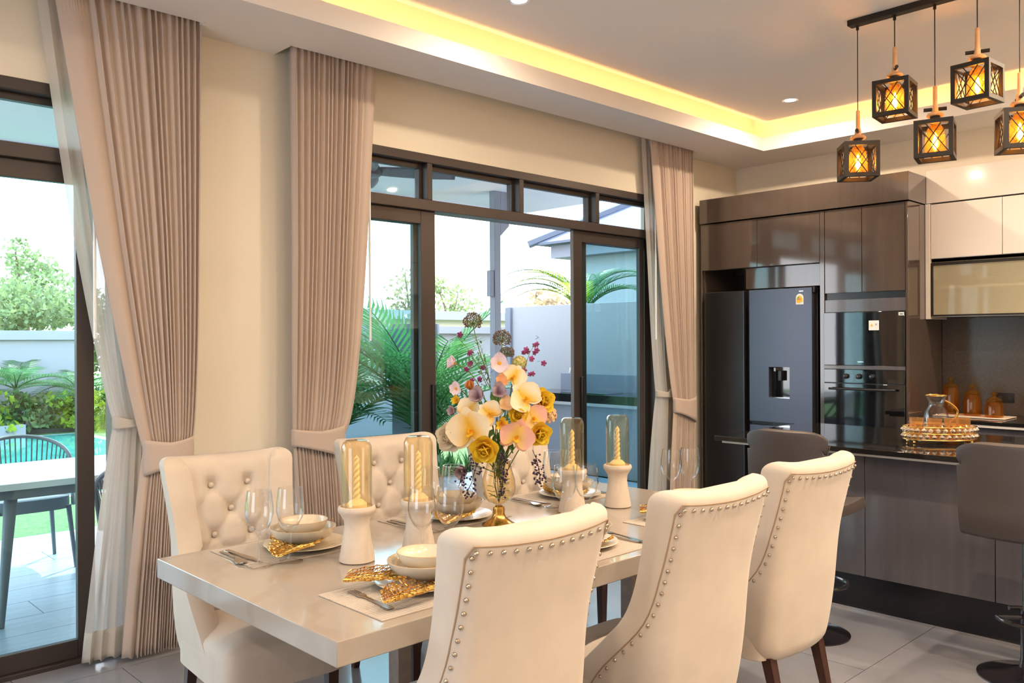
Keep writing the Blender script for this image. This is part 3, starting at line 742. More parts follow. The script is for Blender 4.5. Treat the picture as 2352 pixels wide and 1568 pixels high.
# ------------------------------------------------------------------ back run: counter, splashback, white wall cabinets
UX = 6.62
t = thing('wall_cabinet', 'glossy white wall cabinets with a lift-up glass door', 'cabinet', (0, 0, 0))
bx(UX+.021, XW1-.004, -1.2, 2.42, 1.655, 2.49).obj('carcass', 'white_gloss', t, bevel=.0015) if False else None
m = MB(); m.box(UX+.021, XW1-.004, -1.2, 2.422, 2.062, 2.49); m.box(UX+.021, XW1-.004, -1.2, 2.422, 1.655, 1.675); m.box(XW1-.02, XW1-.004, -1.2, 2.422, 1.675, 2.062); m.box(UX+.021, XW1-.02, .78, .80, 1.675, 2.062)
m.obj('carcass', 'white_gloss', t, bevel=.0015)
bx(UX+.04, XW1-.02, .80, 2.42, 1.865, 1.883).obj('shelf', 'white_gloss', t, bevel=.001)
bx(UX-.002, XW1-.004, 2.423, 2.458, 1.64, 2.495).obj('end_panel', 'white_gloss', t, bevel=.0015)
for a, b in ((1.94, 2.421), (1.46, 1.94), (.98, 1.46), (.50, .98), (.02, .50)): door(t, a, b, 2.085, 2.49, UX, 'white_gloss')
bx(UX+.021, UX+.026, -1.2, 2.421, 2.062, 2.085).obj('finger_groove', 'plinth_black', t)
m = MB(); m.box(UX, UX+.018, .79, 2.42, 2.036, 2.056); m.box(UX, UX+.018, .79, 2.42, 1.66, 1.672); m.box(UX, UX+.018, 2.405, 2.42, 1.672, 2.036); m.box(UX, UX+.018, .79, .805, 1.672, 2.036)
d = m.obj('glass_door', 'lamp_black', t, bevel=.001)
bx(UX+.007, UX+.011, .805, 2.405, 1.672, 2.036).obj('pane', 'cabinet_glass', d, smooth=0)
bx(UX+.02, UX+.05, 2.392, 2.404, 1.93, 2.02).obj('hinge', 'acrylic', d, bevel=.002)
f = thing('fascia', 'glossy white fascia board above the wall cabinets', 'fascia', (0, 0, 0))
bx(UX-.004, XW1-.004, -1.2, 2.449, 2.498, 2.74).obj('board', 'white_gloss', f, bevel=.0015)
o = bx(XW1-.02, XW1-.004, -1.2, 2.458, .93, 1.654).obj('splashback', 'splash', None, bevel=.001); tag(o, 'dark grey splashback panel behind the jars', 'splashback')
t = thing('wall_socket', 'dark double wall socket on the splashback', 'socket', (XW1-.021, 2.02, 1.06))
bx(-.008, 0, -.06, .06, -.035, .035).obj('plate', 'plinth_black', t, bevel=.002)
for yy in (-.03, .03): bx(-.0095, -.008, yy-.012, yy+.012, -.016, .016).obj('outlet', 'fridge_dark', t)
t = thing('base_cabinet', 'taupe base cabinets under the back counter', 'cabinet', (0, 0, 0))
bx(6.38, XW1-.004, -1.2, 2.458, .10, .885).obj('carcass', 'island_panel', t, bevel=.0015)
for a, b in ((1.66, 2.458), (.86, 1.66), (.06, .86)): door(t, a, b, .10, .85, 6.36, 'island_panel')
bx(6.42, XW1-.004, -1.2, 2.458, 0, .10).obj('plinth', 'plinth_black', t)
t = thing('back_countertop', 'black granite countertop against the kitchen wall', 'countertop', (0, 0, 0))
bx(6.335, XW1-.021, -1.2, 2.458, .905, .93).obj('slab', 'black_granite', t, bevel=.002)
bx(6.34, 6.36, -1.2, 2.458, .887, .903).obj('edge_trim', 'light_trim', t)
bx(6.36, XW1-.021, -1.2, 2.458, .887, .904).obj('subtop', 'plinth_black', t)

# jars on a board
t = thing('serving_board', 'pale serving board under the three amber jars', 'board', (6.66, 2.12, .931), math.radians(0))
bx(-.13, .13, -.22, .26, 0, .008).obj('slab', 'board', t, bevel=.003)
def jar(label, x, y, s):
    t = thing('storage_jar', label, 'jar', (x, y, .9395), 0, 'amber glass jars')
    rib = lambda r, z, a: r*(1+.02*math.cos(18*a))
    h = .135*s
    MB().lathe([(.052, 0), (.058, .006), (.058, h*.7), (.05, h*.9), (.046, h), (.043, h), (.047, h*.88), (.054, h*.7), (.054, .01), (0, .008)], 54, fn=rib).obj('body', 'amber_glass', t)
    l = MB().lathe([(0, h+.001), (.05, h+.001), (.052, h+.008), (.038, h+.024), (.015, h+.034), (.012, h+.042), (0, h+.045)], 28).obj('lid', 'amber_glass', t)
    MB().lathe([(0, 0), (.014, .004), (.019, .014), (.014, .025), (0, .03)], 20).obj('knob', 'amber_glass', l, (0, 0, h+.043))
jar('tallest ribbed amber glass jar with lid', 6.71, 2.315, 1.45)
jar('middle-sized ribbed amber glass jar with lid', 6.67, 2.155, 1.12)
jar('shortest ribbed amber glass jar with lid', 6.62, 1.995, .80)

# ------------------------------------------------------------------ island
IZ = .915
t = thing('island_countertop', 'black polished granite island countertop', 'countertop', (0, 0, 0))
bx(4.47, 5.62, -1.0, 2.895, IZ-.028, IZ).obj('slab', 'black_granite', t, bevel=.002)
bx(4.50, 4.52, -1.0, 2.86, IZ-.043, IZ-.030).obj('edge_trim', 'light_trim', t)
bx(4.52, 5.6, -1.0, 2.87, IZ-.043, IZ-.029).obj('subtop', 'plinth_black', t)
t = thing('kitchen_island', 'grey-brown panelled kitchen island with black plinth', 'island', (0, 0, 0))
bx(4.622, 5.58, -.95, 2.70, .20, IZ-.045).obj('carcass', 'island_panel', t, bevel=.001)
for a, b in ((2.03, 2.70), (1.385, 2.03), (.74, 1.385), (.095, .74), (-.55, .095)): door(t, a, b, .20, IZ-.047, 4.60, 'island_panel', 'panel')
bx(4.635, 5.56, -.95, 2.68, .0, .198).obj('plinth', 'plinth_black', t, bevel=.001)
bx(4.62, 4.634, -.95, 2.69, .0, .014).obj('plinth_strip', 'chrome', t)
# tray with jug and tumblers
t = thing('crystal_tray', 'oval beaded crystal tray on the island', 'tray', (5.03, 1.795, IZ+.001), math.radians(-46))
TA, TB = .195, .112
MB().lathe([(0, .018), (1.0, .018), (1.0, .024), (0, .024)], 48, sx=TA, sy=TB).obj('tray_base', 'crystal', t)
for zz in (.022, .057, .092): MB().tube([((TA+.003)*math.cos(a), (TB+.003)*math.sin(a), zz) for a in [2*PI*i/60 for i in range(60)]], .003, 6, closed=True).obj('tray_ring', 'gold', t)
bead = MB().lathe([(0, -.017), (.0085, -.0085), (.0160, 0), (.0085, .0085), (0, .017)], 8).mesh('bead', 0); bead.materials.append(MATS['crystal'])
for rr, zz in ((0, .0395), (1, .0745)):
    for i in range(32):
        a = 2*PI*(i+.5*rr)/32; mk('bead', bead, t, (TA*math.cos(a), TB*math.sin(a), zz), (0, 0, a))
for a in (0.4, 2.7, 3.6, 5.8): MB().lathe([(0, 0), (.007, .004), (.007, .012), (.004, .02)], 10).obj('foot', 'gold', t, (TA*.9*math.cos(a), TB*.9*math.sin(a), 0))
TM = Matrix.Translation((5.03, 1.795, IZ+.025)) @ Matrix.Rotation(math.radians(-46), 4, 'Z')
def on_tray(x, y): p = TM @ Vector((x, y, 0)); return (p.x, p.y, p.z+.0005)
t = thing('glass_jug', 'round glass jug with gold rim and handle on the tray', 'jug', on_tray(.0, .04), math.radians(-46)); t.scale = (1.2, 1.2, 1.42)
MB().lathe([(.03, 0), (.052, .008), (.058, .04), (.056, .075), (.046, .105), (.034, .122), (.033, .14), (.046, .165), (.044, .165), (.031, .14), (.032, .122), (.043, .104), (.053, .074), (.055, .04), (.05, .012), (0, .008)], 36).obj('body', 'wine_glass', t)
MB().tube([(.046*math.cos(a), .046*math.sin(a), .166) for a in [2*PI*i/36 for i in range(36)]], .0025, 6, closed=True).obj('rim', 'gold', t)
MB().tube([(.04, 0, .145)]+[(.045+.055*math.sin(PI*k/10), 0, .145-.095*k/10) for k in range(1, 10)]+[(.055, 0, .045)], .005, 8).obj('handle', 'gold', t)
tl = ['leftmost amber tumbler on the tray', 'second amber tumbler from the left on the tray', 'third amber tumbler on the tray, before the jug', 'rightmost amber tumbler on the tray']
for i, (a, b) in enumerate(((-.13, -.005), (-.055, -.062), (.035, -.066), (.12, -.02))):
    t = thing('tumbler', tl[i], 'tumbler', on_tray(a, b), 0, 'amber tumblers')
    MB().lathe([(.026, 0), (.03, .003), (.038, .115), (.0365, .115), (.0285, .006), (0, .005)], 28).obj('body', 'tumbler_glass', t)

# ------------------------------------------------------------------ bar stools
def stool(label, x, y, rz):
    t = thing('bar_stool', label, 'stool', (x, y, 0), rz, 'dark leather bar stools')
    MB().lathe([(.20, 0), (.20, .006), (.17, .018), (.09, .03), (.035, .05), (.028, .09), (.028, .30), (0, .30)], 40).obj('base', 'stool_metal', t)
    MB().tube([(0, 0, .28), (0, 0, .60)], .019, 16).obj('gas_lift', 'stool_metal', t)
    MB().tube([(.0, .0, .27)]+[(.03+.16*math.cos(a)*1.0, .15*math.sin(a), .27) for a in [-PI*.8+1.6*PI*i/24 for i in range(25)]], .010, 8).obj('footrest', 'stool_metal', t)
    def seat(u, v):   # swept scoop: front of the seat, dip, then up the back
        w = .205*(1-.0*v); x_ = -w+2*w*u
        if v < .5: k = v/.5; yy = .20-.36*k; zz = .65-.012*math.sin(PI*k)
        else: k = (v-.5)/.5; a = min(1, k/.35); yy = -.16-.06*math.sin(a*PI/2)-.06*max(0, k-.35); zz = .65+.03*(1-math.cos(a*PI/2))*1.0+.42*max(0, k-.12)
        ed = (2*u-1)
        zz += .02*ed*ed*(1-v); yy += .055*ed*ed*(max(0, v-.5)*2)
        if v > .9: zz -= .035*abs(ed)**6
        return (x_, yy, zz)
    MB().grid(seat, 21, 40).obj('seat_shell', 'stool_leather', t, smooth=80, solid=.05, bevel=.018, seg=3)
    return t
stool('dark leather bar stool behind the front-row chair', 4.10, 2.10, -PI/2)
stool('dark leather bar stool at the right edge of the picture', 4.23, 1.145, -PI/2)
# ------------------------------------------------------------------ pendant cluster
t = thing('pendant_light', 'black bar pendant with five amber cage lanterns over the island', 'pendant light', (4.72, 1.70, 0))
bx(-.03, .03, -.62, .46, ZC-.034, ZC-.001).obj('ceiling_bar', 'lamp_black', t, bevel=.004)
A, Hc, bw = .082, .195, .011
def cage_mesh():
    m = MB()
    for sx in (-1, 1):
        for sy in (-1, 1): m.box(sx*A-bw, sx*A+bw, sy*A-bw, sy*A+bw, 0, Hc)
    for zz in (0, Hc-2*bw):
        for s in (-1, 1):
            m.box(-A+bw, A-bw, s*A-bw, s*A+bw, zz, zz+2*bw); m.box(s*A-bw, s*A+bw, -A+bw, A-bw, zz, zz+2*bw)
    m.box(-A+bw, A-bw, -.02, .02, Hc-.012, Hc-.002)
    me = m.mesh('cage', 0); me.materials.append(MATS['lamp_black']); return me
cage = cage_mesh()
def brace_mesh():
    m = MB()
    for s in (-1, 1):
        for (a, b) in (((-A+bw, .02), (0+.035, Hc-.022)), ((A-bw, .02), (-.035, Hc-.022)), ((-A+bw, Hc-.03), (.03, .02)), ((A-bw, Hc-.03), (-.03, .02))):
            m.tube([(a[0], s*A, a[1]), (b[0], s*A, b[1])], .0027, 5); m.tube([(s*A, a[0], a[1]), (s*A, b[0], b[1])], .0027, 5)
    me = m.mesh('wire_brace', 0); me.materials.append(MATS['lamp_black']); return me
brace = brace_mesh()
def lathe_me(name, prof, seg, m, **k):
    me = MB().lathe(prof, seg, **k).mesh(name); me.materials.append(MATS[m]); return me
sock = lathe_me('socket', [(.022, Hc-.004), (.024, Hc+.028), (0, Hc+.028)], 20, 'lamp_black')
wdisc = lathe_me('wood_disc', [(0, Hc+.028), (.040, Hc+.029), (.043, Hc+.036), (.036, Hc+.046), (.016, Hc+.052), (0, Hc+.052)], 28, 'lamp_wood')
wstem = lathe_me('wood_stem', [(0, Hc+.05), (.017, Hc+.051), (.017, Hc+.075), (.0115, Hc+.09), (.0105, Hc+.185), (.007, Hc+.19), (0, Hc+.19)], 18, 'lamp_wood')
shade = lathe_me('glass_shade', [(.052, .02), (.050, .10), (.043, .15), (.024, .185), (.022, .185), (.041, .149), (.048, .10), (.050, .02)], 32, 'lamp_glass', cap=False)
bulb = lathe_me('bulb', [(0, .045), (.014, .055), (.021, .08), (.019, .115), (.011, .15), (.010, .185)], 20, 'lamp_glass')
fil = lathe_me('filament', [(0, .05), (.010, .062), (.013, .09), (.008, .125), (0, .14)], 12, 'filament')
for y, zc, rz, br in ((2.113, 2.492, 38, -20), (1.908, 2.796, 7, 25), (1.70, 2.538, 14, -80), (1.494, 2.790, -5, -65), (1.302, 2.518, 30, 0)):
    z0 = zc-Hc/2
    p = mk('lantern', cage, t, (0, y-1.70, z0), (0, 0, math.radians(rz)))
    for nm, me in (('wire_brace', brace), ('socket', sock), ('wood_disc', wdisc), ('wood_stem', wstem), ('glass_shade', shade), ('bulb', bulb), ('filament', fil)): mk(nm, me, p)
    MB().tube([(0, 0, Hc+.18), (0, 0, ZC-.034-z0)], .0028, 6).obj('cord', 'lamp_black', p)
    MB().tube([(0, 0, ZC-.06-z0), (0, 0, ZC-.034-z0)], .008, 10).obj('cord_grip', 'lamp_black', p)
    MB().tube([(-.055, 0, Hc+.068), (.055, 0, Hc+.068)], .0095, 12).obj('crossbar', 'lamp_black', p, rot=(0, 0, math.radians(br)))
    ld = bpy.data.lights.new('bulb_lamp', 'POINT'); ld.energy = BULB_W; ld.color = (1, .62, .28); ld.shadow_soft_size = .02
    lo = bpy.data.objects.new('bulb_lamp', ld); COL.objects.link(lo); lo.parent = p; lo.location = (0, 0, .09)

# ------------------------------------------------------------------ tableware
ZTOP = TZ+.0008
def ripple(r, z, a): return r*(1+.006*math.cos(24*a))
wg = lathe_me('glass_body', [(.041, .0), (.041, .0015), (.025, .004), (.010, .010), (.0055, .022), (.0042, .06), (.0045, .095), (.010, .108), (.027, .122), (.040, .145), (.0455, .17), (.0445, .195), (.038, .245),
     (.0368, .245), (.043, .195), (.044, .17), (.0385, .146), (.026, .1245), (0, .112)], 40, 'wine_glass', fn=lambda r, z, a: r*(1+(.012*math.cos(20*a) if z > .125 else 0)))
plate_me = lathe_me('plate_body', [(.0, .006), (.085, .006), (.10, .010), (.142, .017), (.145, .0185), (.143, .0205), (.10, .0145), (.083, .010), (0, .010)], 48, 'ceramic')
def bowl_me(R, h, name):
    return lathe_me(name, [(R*.5, 0), (R*.62, .003), (R*.86, h*.42), (R*.98, h*.86), (R, h), (R*.965, h), (R*.94, h*.84), (R*.81, h*.42), (R*.5, .008), (0, .007)], 48, 'ceramic')
bigb = bowl_me(.115, .05, 'bowl_body'); smb = bowl_me(.086, .048, 'bowl_body')
def rim_me(R, z):
    me = MB().tube([(R*math.cos(a), R*math.sin(a), z) for a in [2*PI*i/56 for i in range(56)]], .0016, 6, closed=True).mesh('rim'); me.materials.append(MATS['ceramic_rim']); return me
rim1, rim2 = rim_me(.113, .05), rim_me(.0845, .048)
def lobe(L, Wd, seed, lift):
    rnd = random.Random(seed); nu, nv = 11, 22
    def fn(u, v):
        prof = math.sin(PI*(.10+.80*v))**.5
        k = (2*u-1); edge = 1+.10*math.sin(v*40)*abs(k)**3
        x = k*Wd*prof*edge+rnd.uniform(-1, 1)*.003; y = L*v+rnd.uniform(-1, 1)*.003 - .03*abs(k)
        return (x, y, .006+lift*k*k+.012*v+rnd.uniform(-1, 1)*.0015)
    m = MB().grid(fn, nu, nv); me = m.mesh('lobe', 0); me.materials.append(MATS['gold_leaf'])
    bm = bmesh.new(); bm.from_mesh(me); bmesh.ops.triangulate(bm, faces=bm.faces, quad_method='ALTERNATE')
    bmesh.ops.wireframe(bm, faces=bm.faces, thickness=.004, use_replace=True, use_even_offset=False, offset=.0); bm.to_mesh(me); bm.free(); return me
lobe1, lobe2 = lobe(.29, .075, 1, .016), lobe(.31, .068, 2, .022)
rib = lambda L: MB().tube([(0, 0, .008), (0, L*.5, .012), (0, L, .02)], .0028, 6)
def fork_mesh():
    m = MB(); m.box(-.004, .004, -.10, .02, .003, .0055)
    m.rings([[(x*w_, y, z) for x, z in ((-1, .002), (1, .002), (1, .0055), (-1, .0055))] for y, w_ in ((-.105, .010), (-.09, .0115), (-.04, .006), (.03, .0045), (.045, .011), (.06, .0125), (.066, .0125))])
    for i in range(4): x = -.0105+.007*i; m.box(x-.0016, x+.0016, .064, .112, .003, .006)
    me = m.mesh('fork', 30); me.materials.append(MATS['cutlery']); return me
def knife_mesh():
    m = MB(); m.rings([[(x*w_, y, z) for x, z in ((-1, .001), (1, .001), (1, .006), (-1, .006))] for y, w_ in ((-.105, .009), (-.09, .010), (-.01, .0065), (0, .009), (.06, .010), (.10, .006), (.115, .001))])
    me = m.mesh('knife', 30); me.materials.append(MATS['cutlery']); return me
def spoon_mesh():
    m = MB(); m.rings([[(x*w_, y, z+dz) for x, z in ((-1, .001), (1, .001), (1, .004), (-1, .004))] for y, w_, dz in ((-.105, .009, 0), (-.09, .010, 0), (-.03, .0045, .003), (.035, .004, .004), (.05, .010, .003), (.068, .018, .001), (.085, .019, .0), (.10, .013, .002), (.108, .004, .004))])
    me = m.mesh('spoon', 30); me.materials.append(MATS['cutlery']); return me
FK, KN, SPN = fork_mesh(), knife_mesh(), spoon_mesh()
rnd = random.Random(3)
mat_strip = MB().box(-.0052, .0052, -.16, .16, 0, .0022).mesh('slat', 0) if False else None
def mat_mesh():
    m = MB(); n = 27                                   # woven ribs running along the mat
    for i in range(n):
        y = -.16+.32*(i+.5)/n; m.box(-.225, .225, y-.0045, y+.0045, 0, .0024)
    m.box(-.224, .224, -.16, .16, 0, .0012)
    me = m.mesh('placemat', 0); me.materials.append(MATS['linen']); return me
PM = mat_mesh()
SET = [('N', 1.545, 1.995, 'at the front left place'), ('N', 2.235, 1.995, 'at the front middle place'), ('N', 2.93, 1.995, 'at the front place nearest the kitchen'),
       ('F', 1.575, 2.715, 'at the window-side left place'), ('F', 2.275, 2.715, 'at the window-side middle place'), ('F', 2.96, 2.715, 'at the window-side place nearest the kitchen')]
for side, cx, cy_, where in SET:
    s = 1 if side == 'N' else -1                       # s: +y towards the table centre
    base = Matrix.Translation((cx, cy_, ZTOP)) @ Matrix.Rotation(0 if s > 0 else PI, 4, 'Z')
    def P(x, y, z=0): v = base @ Vector((x, y, z)); return (v.x, v.y, v.z)
    rz = 0 if s > 0 else PI
    mxo = -.035 if s > 0 else .06
    o = mk('placemat', PM, None, P(mxo, .0), (0, 0, rz)); tag(o, 'cream ribbed placemat ' + where, 'placemat', 'placemats')
    zp = .0026
    t = thing('dinner_plate', 'cream dinner plate under the gold leaf ' + where, 'plate', P(.02, .03, zp), rz, 'dinner plates'); mk('plate_body', plate_me, t)
    lf = thing('gold_leaf', 'gold filigree leaf charger ' + where, 'leaf charger', P(.02, .03, zp+.021), rz, 'gold leaf chargers')
    for me, L, a in ((lobe1, .29, 72 if s > 0 else -52), (lobe2, .31, 106 if s > 0 else 118)):
        lo = mk('lobe', me, lf, (.055 if a > 0 else -.02, .0 if a < 90 else -.06, -.012 if a > 90 else -.004), (0, 0, math.radians(a)))
        rib(L).obj('midrib', 'gold_leaf', lo)
    t = thing('soup_bowl', 'large cream bowl ' + where, 'bowl', P(.03, .03, zp+.024), rz, 'large bowls'); mk('bowl_body', bigb, t); mk('rim', rim1, t)
    t = thing('dip_bowl', 'small cream bowl stacked in the large bowl ' + where, 'bowl', P(.03, .03, zp+.024+.026), rz, 'small bowls'); mk('bowl_body', smb, t); mk('rim', rim2, t)
    fx = -.185 if s > 0 else -.135
    o = mk('dinner_fork', FK, None, P(fx, .0, zp), (0, 0, rz+math.radians(-4 if s > 0 else 3))); tag(o, 'silver fork with engraved handle ' + where, 'fork', 'forks')
    o = mk('table_knife', KN, None, P(.195 if s > 0 else .245, .0, zp), (0, 0, rz+math.radians(3))); tag(o, 'silver knife ' + where, 'knife', 'knives')
    o = mk('table_spoon', SPN, None, P(.225 if s > 0 else .275, -.005, zp), (0, 0, rz+math.radians(-6))); tag(o, 'silver spoon ' + where, 'spoon', 'spoons')
    gl = ((.180, .240), (.270, .205)) if s > 0 else ((.255, .145), (.155, .165))
    for q, (gx, gy) in enumerate(gl):
        t = thing('wine_glass', ('clear ribbed wine glass, ' + ('left' if q == 0 else 'right') + ' of the pair ' + where), 'wine glass', P(gx, gy), rz, 'wine glasses'); mk('glass_body', wg, t)

# candle holders with glass domes
hold = lathe_me('holder_body', [(0, 0), (.054, 0), (.059, .004), (.057, .02), (.046, .08), (.0415, .115), (.043, .137), (.055, .158), (.061, .166), (.0625, .174), (.060, .182), (.055, .184), (.050, .178), (0, .176)], 48, 'plaster')
dome = lathe_me('dome_shell', [(.050, 0), (.0505, .19), (.049, .203), (.043, .216), (.034, .222), (0, .223), (0, .2205), (.033, .2195), (.041, .214), (.0468, .2025), (.0482, .19), (.048, 0), (.050, 0)], 40, 'dome_glass', cap=False)
cup = lathe_me('wax_cup', [(0, 0), (.034, 0), (.034, .012), (.022, .024), (.012, .028), (0, .028)], 28, 'wax')
def candle_mesh():
    m = MB(); rings = []
    for k in range(90):
        v = k/89; z = .02+.155*v; r = .0115-.003*v
        if v > .93: r *= max(.12, (1-v)/.07)
        rings.append([((r*.55+r*.55*abs(math.cos(a-v*24)))*math.cos(a), (r*.55+r*.55*abs(math.cos(a-v*24)))*math.sin(a), z) for a in [2*PI*j/20 for j in range(20)]])
    me = m.rings(rings).mesh('taper', 70); me.materials.append(MATS['wax']); return me
taper = candle_mesh()
for x, y, lab in ((1.582, 2.401, 'leftmost, before the tufted chair'), (1.795, 2.345, 'second from the left, behind the wine glasses'), (2.675, 2.43, 'just right of the flowers'), (2.912, 2.378, 'rightmost, against the teal glass')):
    t = thing('candle_holder', 'sand-coloured flared candle holder, ' + lab, 'candle holder', (x, y, ZTOP), 0, 'candle holders'); mk('holder_body', hold, t)
    t = thing('taper_candle', 'twisted ivory candle under a dome, ' + lab, 'candle', (x, y, ZTOP+.1775), 0, 'twisted candles'); mk('wax_cup', cup, t); mk('taper', taper, t)
    t = thing('glass_dome', 'amber-tinted glass candle dome, ' + lab, 'dome', (x, y, ZTOP+.1785), 0, 'candle domes'); mk('dome_shell', dome, t)

# ------------------------------------------------------------------ vase
VX, VY = 2.292, 2.474
t = thing('vase', 'amber glass goblet vase with a gold foot', 'vase', (VX, VY, ZTOP))
MB().lathe([(0, 0), (.064, 0), (.066, .004), (.055, .010), (.030, .028), (.022, .046), (.024, .060), (.021, .072), (.012, .078), (0, .078)], 40).obj('foot', 'gold', t)
MB().lathe([(0, .078), (.02, .079), (.045, .095), (.062, .12), (.0675, .148), (.064, .18), (.054, .215), (.046, .245), (.049, .258), (.047, .258), (.044, .245), (.052, .214), (.062, .18), (.0655, .148), (.060, .121), (.043, .097), (.018, .082), (0, .081)], 48).obj('bowl', 'vase_glass', t)
# ------------------------------------------------------------------ flowers
RV, FV, UP = Vector((.7224, -.6915, 0)), Vector((.6915, .7224, 0)), Vector((0, 0, 1))
def fp(px, py, wv=0.0):
    s = (3.373-wv)/1958.6
    return Vector((VX, VY, 0)) + RV*((px-1146)*s) - FV*wv + UP*(1.5-(py-783)*s)
def nrm(a, b, c=1.0): return (RV*a + UP*b - FV*c).normalized()
def petal_me(wid, cup, pinch=.75, ruffle=0.0, m=None, tip=.62):
    def fn(u, v):
        k = 2*u-1; sh = math.sin(PI*min(1, .05+.95*v**(pinch+.55)))**tip*(1 if v < .999 else .0)+(.22 if v > .999 else 0)
        return (k*wid*sh, v, cup*v*v + .18*wid*k*k*sh + ruffle*math.sin(9*k+7*v)*v)
    me = MB().grid(fn, 9, 9).mesh('petal', 180); me.materials.append(MATS[m]); return me
PM_ = {}
def pm(wid, cup, m, pinch=.75, ruffle=0.0, tip=.62):
    k = (wid, cup, m, pinch, ruffle, tip)
    if k not in PM_: PM_[k] = petal_me(wid, cup, pinch, ruffle, m, tip)
    return PM_[k]
ball = {}
def ball_me(m):
    if m not in ball: ball[m] = lathe_me('centre', [(0, -.5), (.4, -.4), (.55, 0), (.4, .35), (0, .45)], 14, m)
    return ball[m]
AXIS = Vector((VX, VY, .99))
def flower(name, label, cat, px, py, wv, n, spec, size, stem=True, centre=None, roll=0):
    """spec: list of (petal mesh, angle, tilt, scale)"""
    size *= 1.36; pos = fp(px, py, wv); t = thing(name, label, cat, pos)
    q = n.to_track_quat('Z', 'Y'); t.rotation_mode = 'QUATERNION'; t.rotation_quaternion = q @ Euler((0, 0, math.radians(roll))).to_quaternion()
    nm = 'petal'
    for i, (me, a, tl, sc) in enumerate(spec):
        o = mk(nm, me, t, (0, 0, .002*i*size*10), scale=sc*size)
        o.rotation_euler = (Matrix.Rotation(math.radians(a), 3, 'Z') @ Matrix.Rotation(math.radians(tl), 3, 'X')).to_euler()
    if centre: mk('centre', ball_me(centre[0]), t, (0, 0, .05*size), scale=centre[1]*size)
    if stem:
        inv = t.rotation_quaternion.inverted(); e = inv @ (AXIS+Vector((random.uniform(-.02, .02), random.uniform(-.02, .02), random.uniform(-.04, .02)))-pos); b = Vector((0, 0, -.35*e.length))
        MB().tube([(1-k)**2*Vector((0, 0, -.004)) + 2*k*(1-k)*b + k*k*e for k in [i/8 for i in range(9)]], .0022, 6).obj('stem', 'stem_green', t)
    return t
def orchid(m):
    big, sep = pm(.66, .06, m, .35, .02), pm(.34, .05, m, .55); lip = pm(.40, .5, 'yellow_lip')
    return [(sep, 0, 4, .95), (sep, 132, 4, .92), (sep, 228, 4, .92), (big, 76, 14, 1.0), (big, 284, 14, 1.0), (lip, 180, 35, .40), (lip, 105, 62, .30), (lip, 255, 62, .30), (lip, 180, 75, .22)]
def rose(m):
    o_, i_ = pm(.60, .42, m, .35, .05), pm(.56, .55, m, .35, .03)
    return [(o_, 72*k, 4, 1.0) for k in range(5)] + [(o_, 72*k+36, 26, .88) for k in range(5)] + [(i_, 72*k+10, 46, .70) for k in range(5)] + [(i_, 72*k+44, 62, .52) for k in range(5)] + [(i_, 90*k+20, 76, .38) for k in range(4)] + [(i_, 120*k, 86, .25) for k in range(3)]
def open5(m, w=.5, n=5, tl=22, cup=.2): return [(pm(w, cup, m, .4, .05), 360/n*k+7*(k % 2), tl+8*(k % 2), 1-.08*(k % 3)) for k in range(n)]
F = flower
F('orchid', 'large cream orchid at the left front of the bouquet', 'flower', 1085, 988, .15, nrm(-.3, -.05), orchid('orchid_cream'), .070, roll=12)
F('orchid', 'pink and yellow orchid low at the centre right of the bouquet', 'flower', 1188, 1002, .16, nrm(.1, -.2), orchid('orchid_pink'), .054, roll=-18)
F('orchid', 'cream orchid at the right, above the pink orchid', 'flower', 1208, 918, .12, nrm(.25, .25), orchid('orchid_cream'), .052, roll=40)
F('orchid', 'cream and yellow orchid near the top of the bouquet', 'flower', 1182, 868, .06, nrm(.1, .35), orchid('orchid_cream'), .040, roll=-30)
F('orchid', 'small cream orchid at the heart of the bouquet', 'flower', 1128, 952, .13, nrm(.0, .25), orchid('orchid_cream'), .040, roll=50)
F('orchid', 'pink-edged orchid at the right edge', 'flower', 1224, 962, .11, nrm(.5, .05), orchid('orchid_pink'), .046, roll=25)
F('orchid', 'cream orchid half hidden at the left, above the large orchid', 'flower', 1080, 945, .08, nrm(-.3, .4), orchid('orchid_cream'), .040, roll=-40)
F('rose', 'cream ranunculus at the far left of the bouquet', 'flower', 1042, 1003, .09, nrm(-.55, -.1), rose('rose_cream'), .046)
F('rose', 'yellow rose hanging low over the vase rim', 'flower', 1116, 1028, .18, nrm(-.05, -.3), rose('rose_yellow'), .044)
F('rose', 'yellow rose at the lower right of the bouquet', 'flower', 1238, 996, .13, nrm(.4, -.15), rose('rose_yellow'), .037)
F('rose', 'yellow-green rose high at the right edge', 'flower', 1243, 925, .06, nrm(.55, .3), rose('rose_yellow'), .040)
F('rose', 'small yellow rose between the pink orchids', 'flower', 1192, 955, .13, nrm(.1, .1), rose('rose_yellow'), .030)
F('daffodil', 'small yellow daffodil above the yellow rose', 'flower', 1156, 975, .16, nrm(.1, -.1), open5('rose_yellow', .3, 6, 25), .030)
F('daffodil', 'small orange-yellow flower at the left edge', 'flower', 1054, 922, .05, nrm(-.6, .3), open5('rose_yellow', .4, 5, 40), .024)
F('anemone', 'pale lilac anemone with a yellow centre, topmost', 'flower', 1150, 836, .06, nrm(-.05, .1), open5('anemone', .55, 6, 12), .033, centre=('pollen', .36))
F('anemone', 'pale lilac anemone seen from the side, upper left', 'flower', 1047, 836, .0, nrm(-.8, .25, .5), open5('anemone', .55, 6, 30), .028, centre=('pollen', .3))
F('anemone', 'pale lilac anemone at the left, above the cream ranunculus', 'flower', 1051, 894, .04, nrm(-.4, .05), open5('anemone', .5, 6, 16), .025, centre=('pollen', .40))
F('magnolia', 'dusty mauve flower left of the bouquet centre', 'flower', 1102, 915, .10, nrm(-.3, .45), open5('mauve', .42, 6, 34, .25), .040)
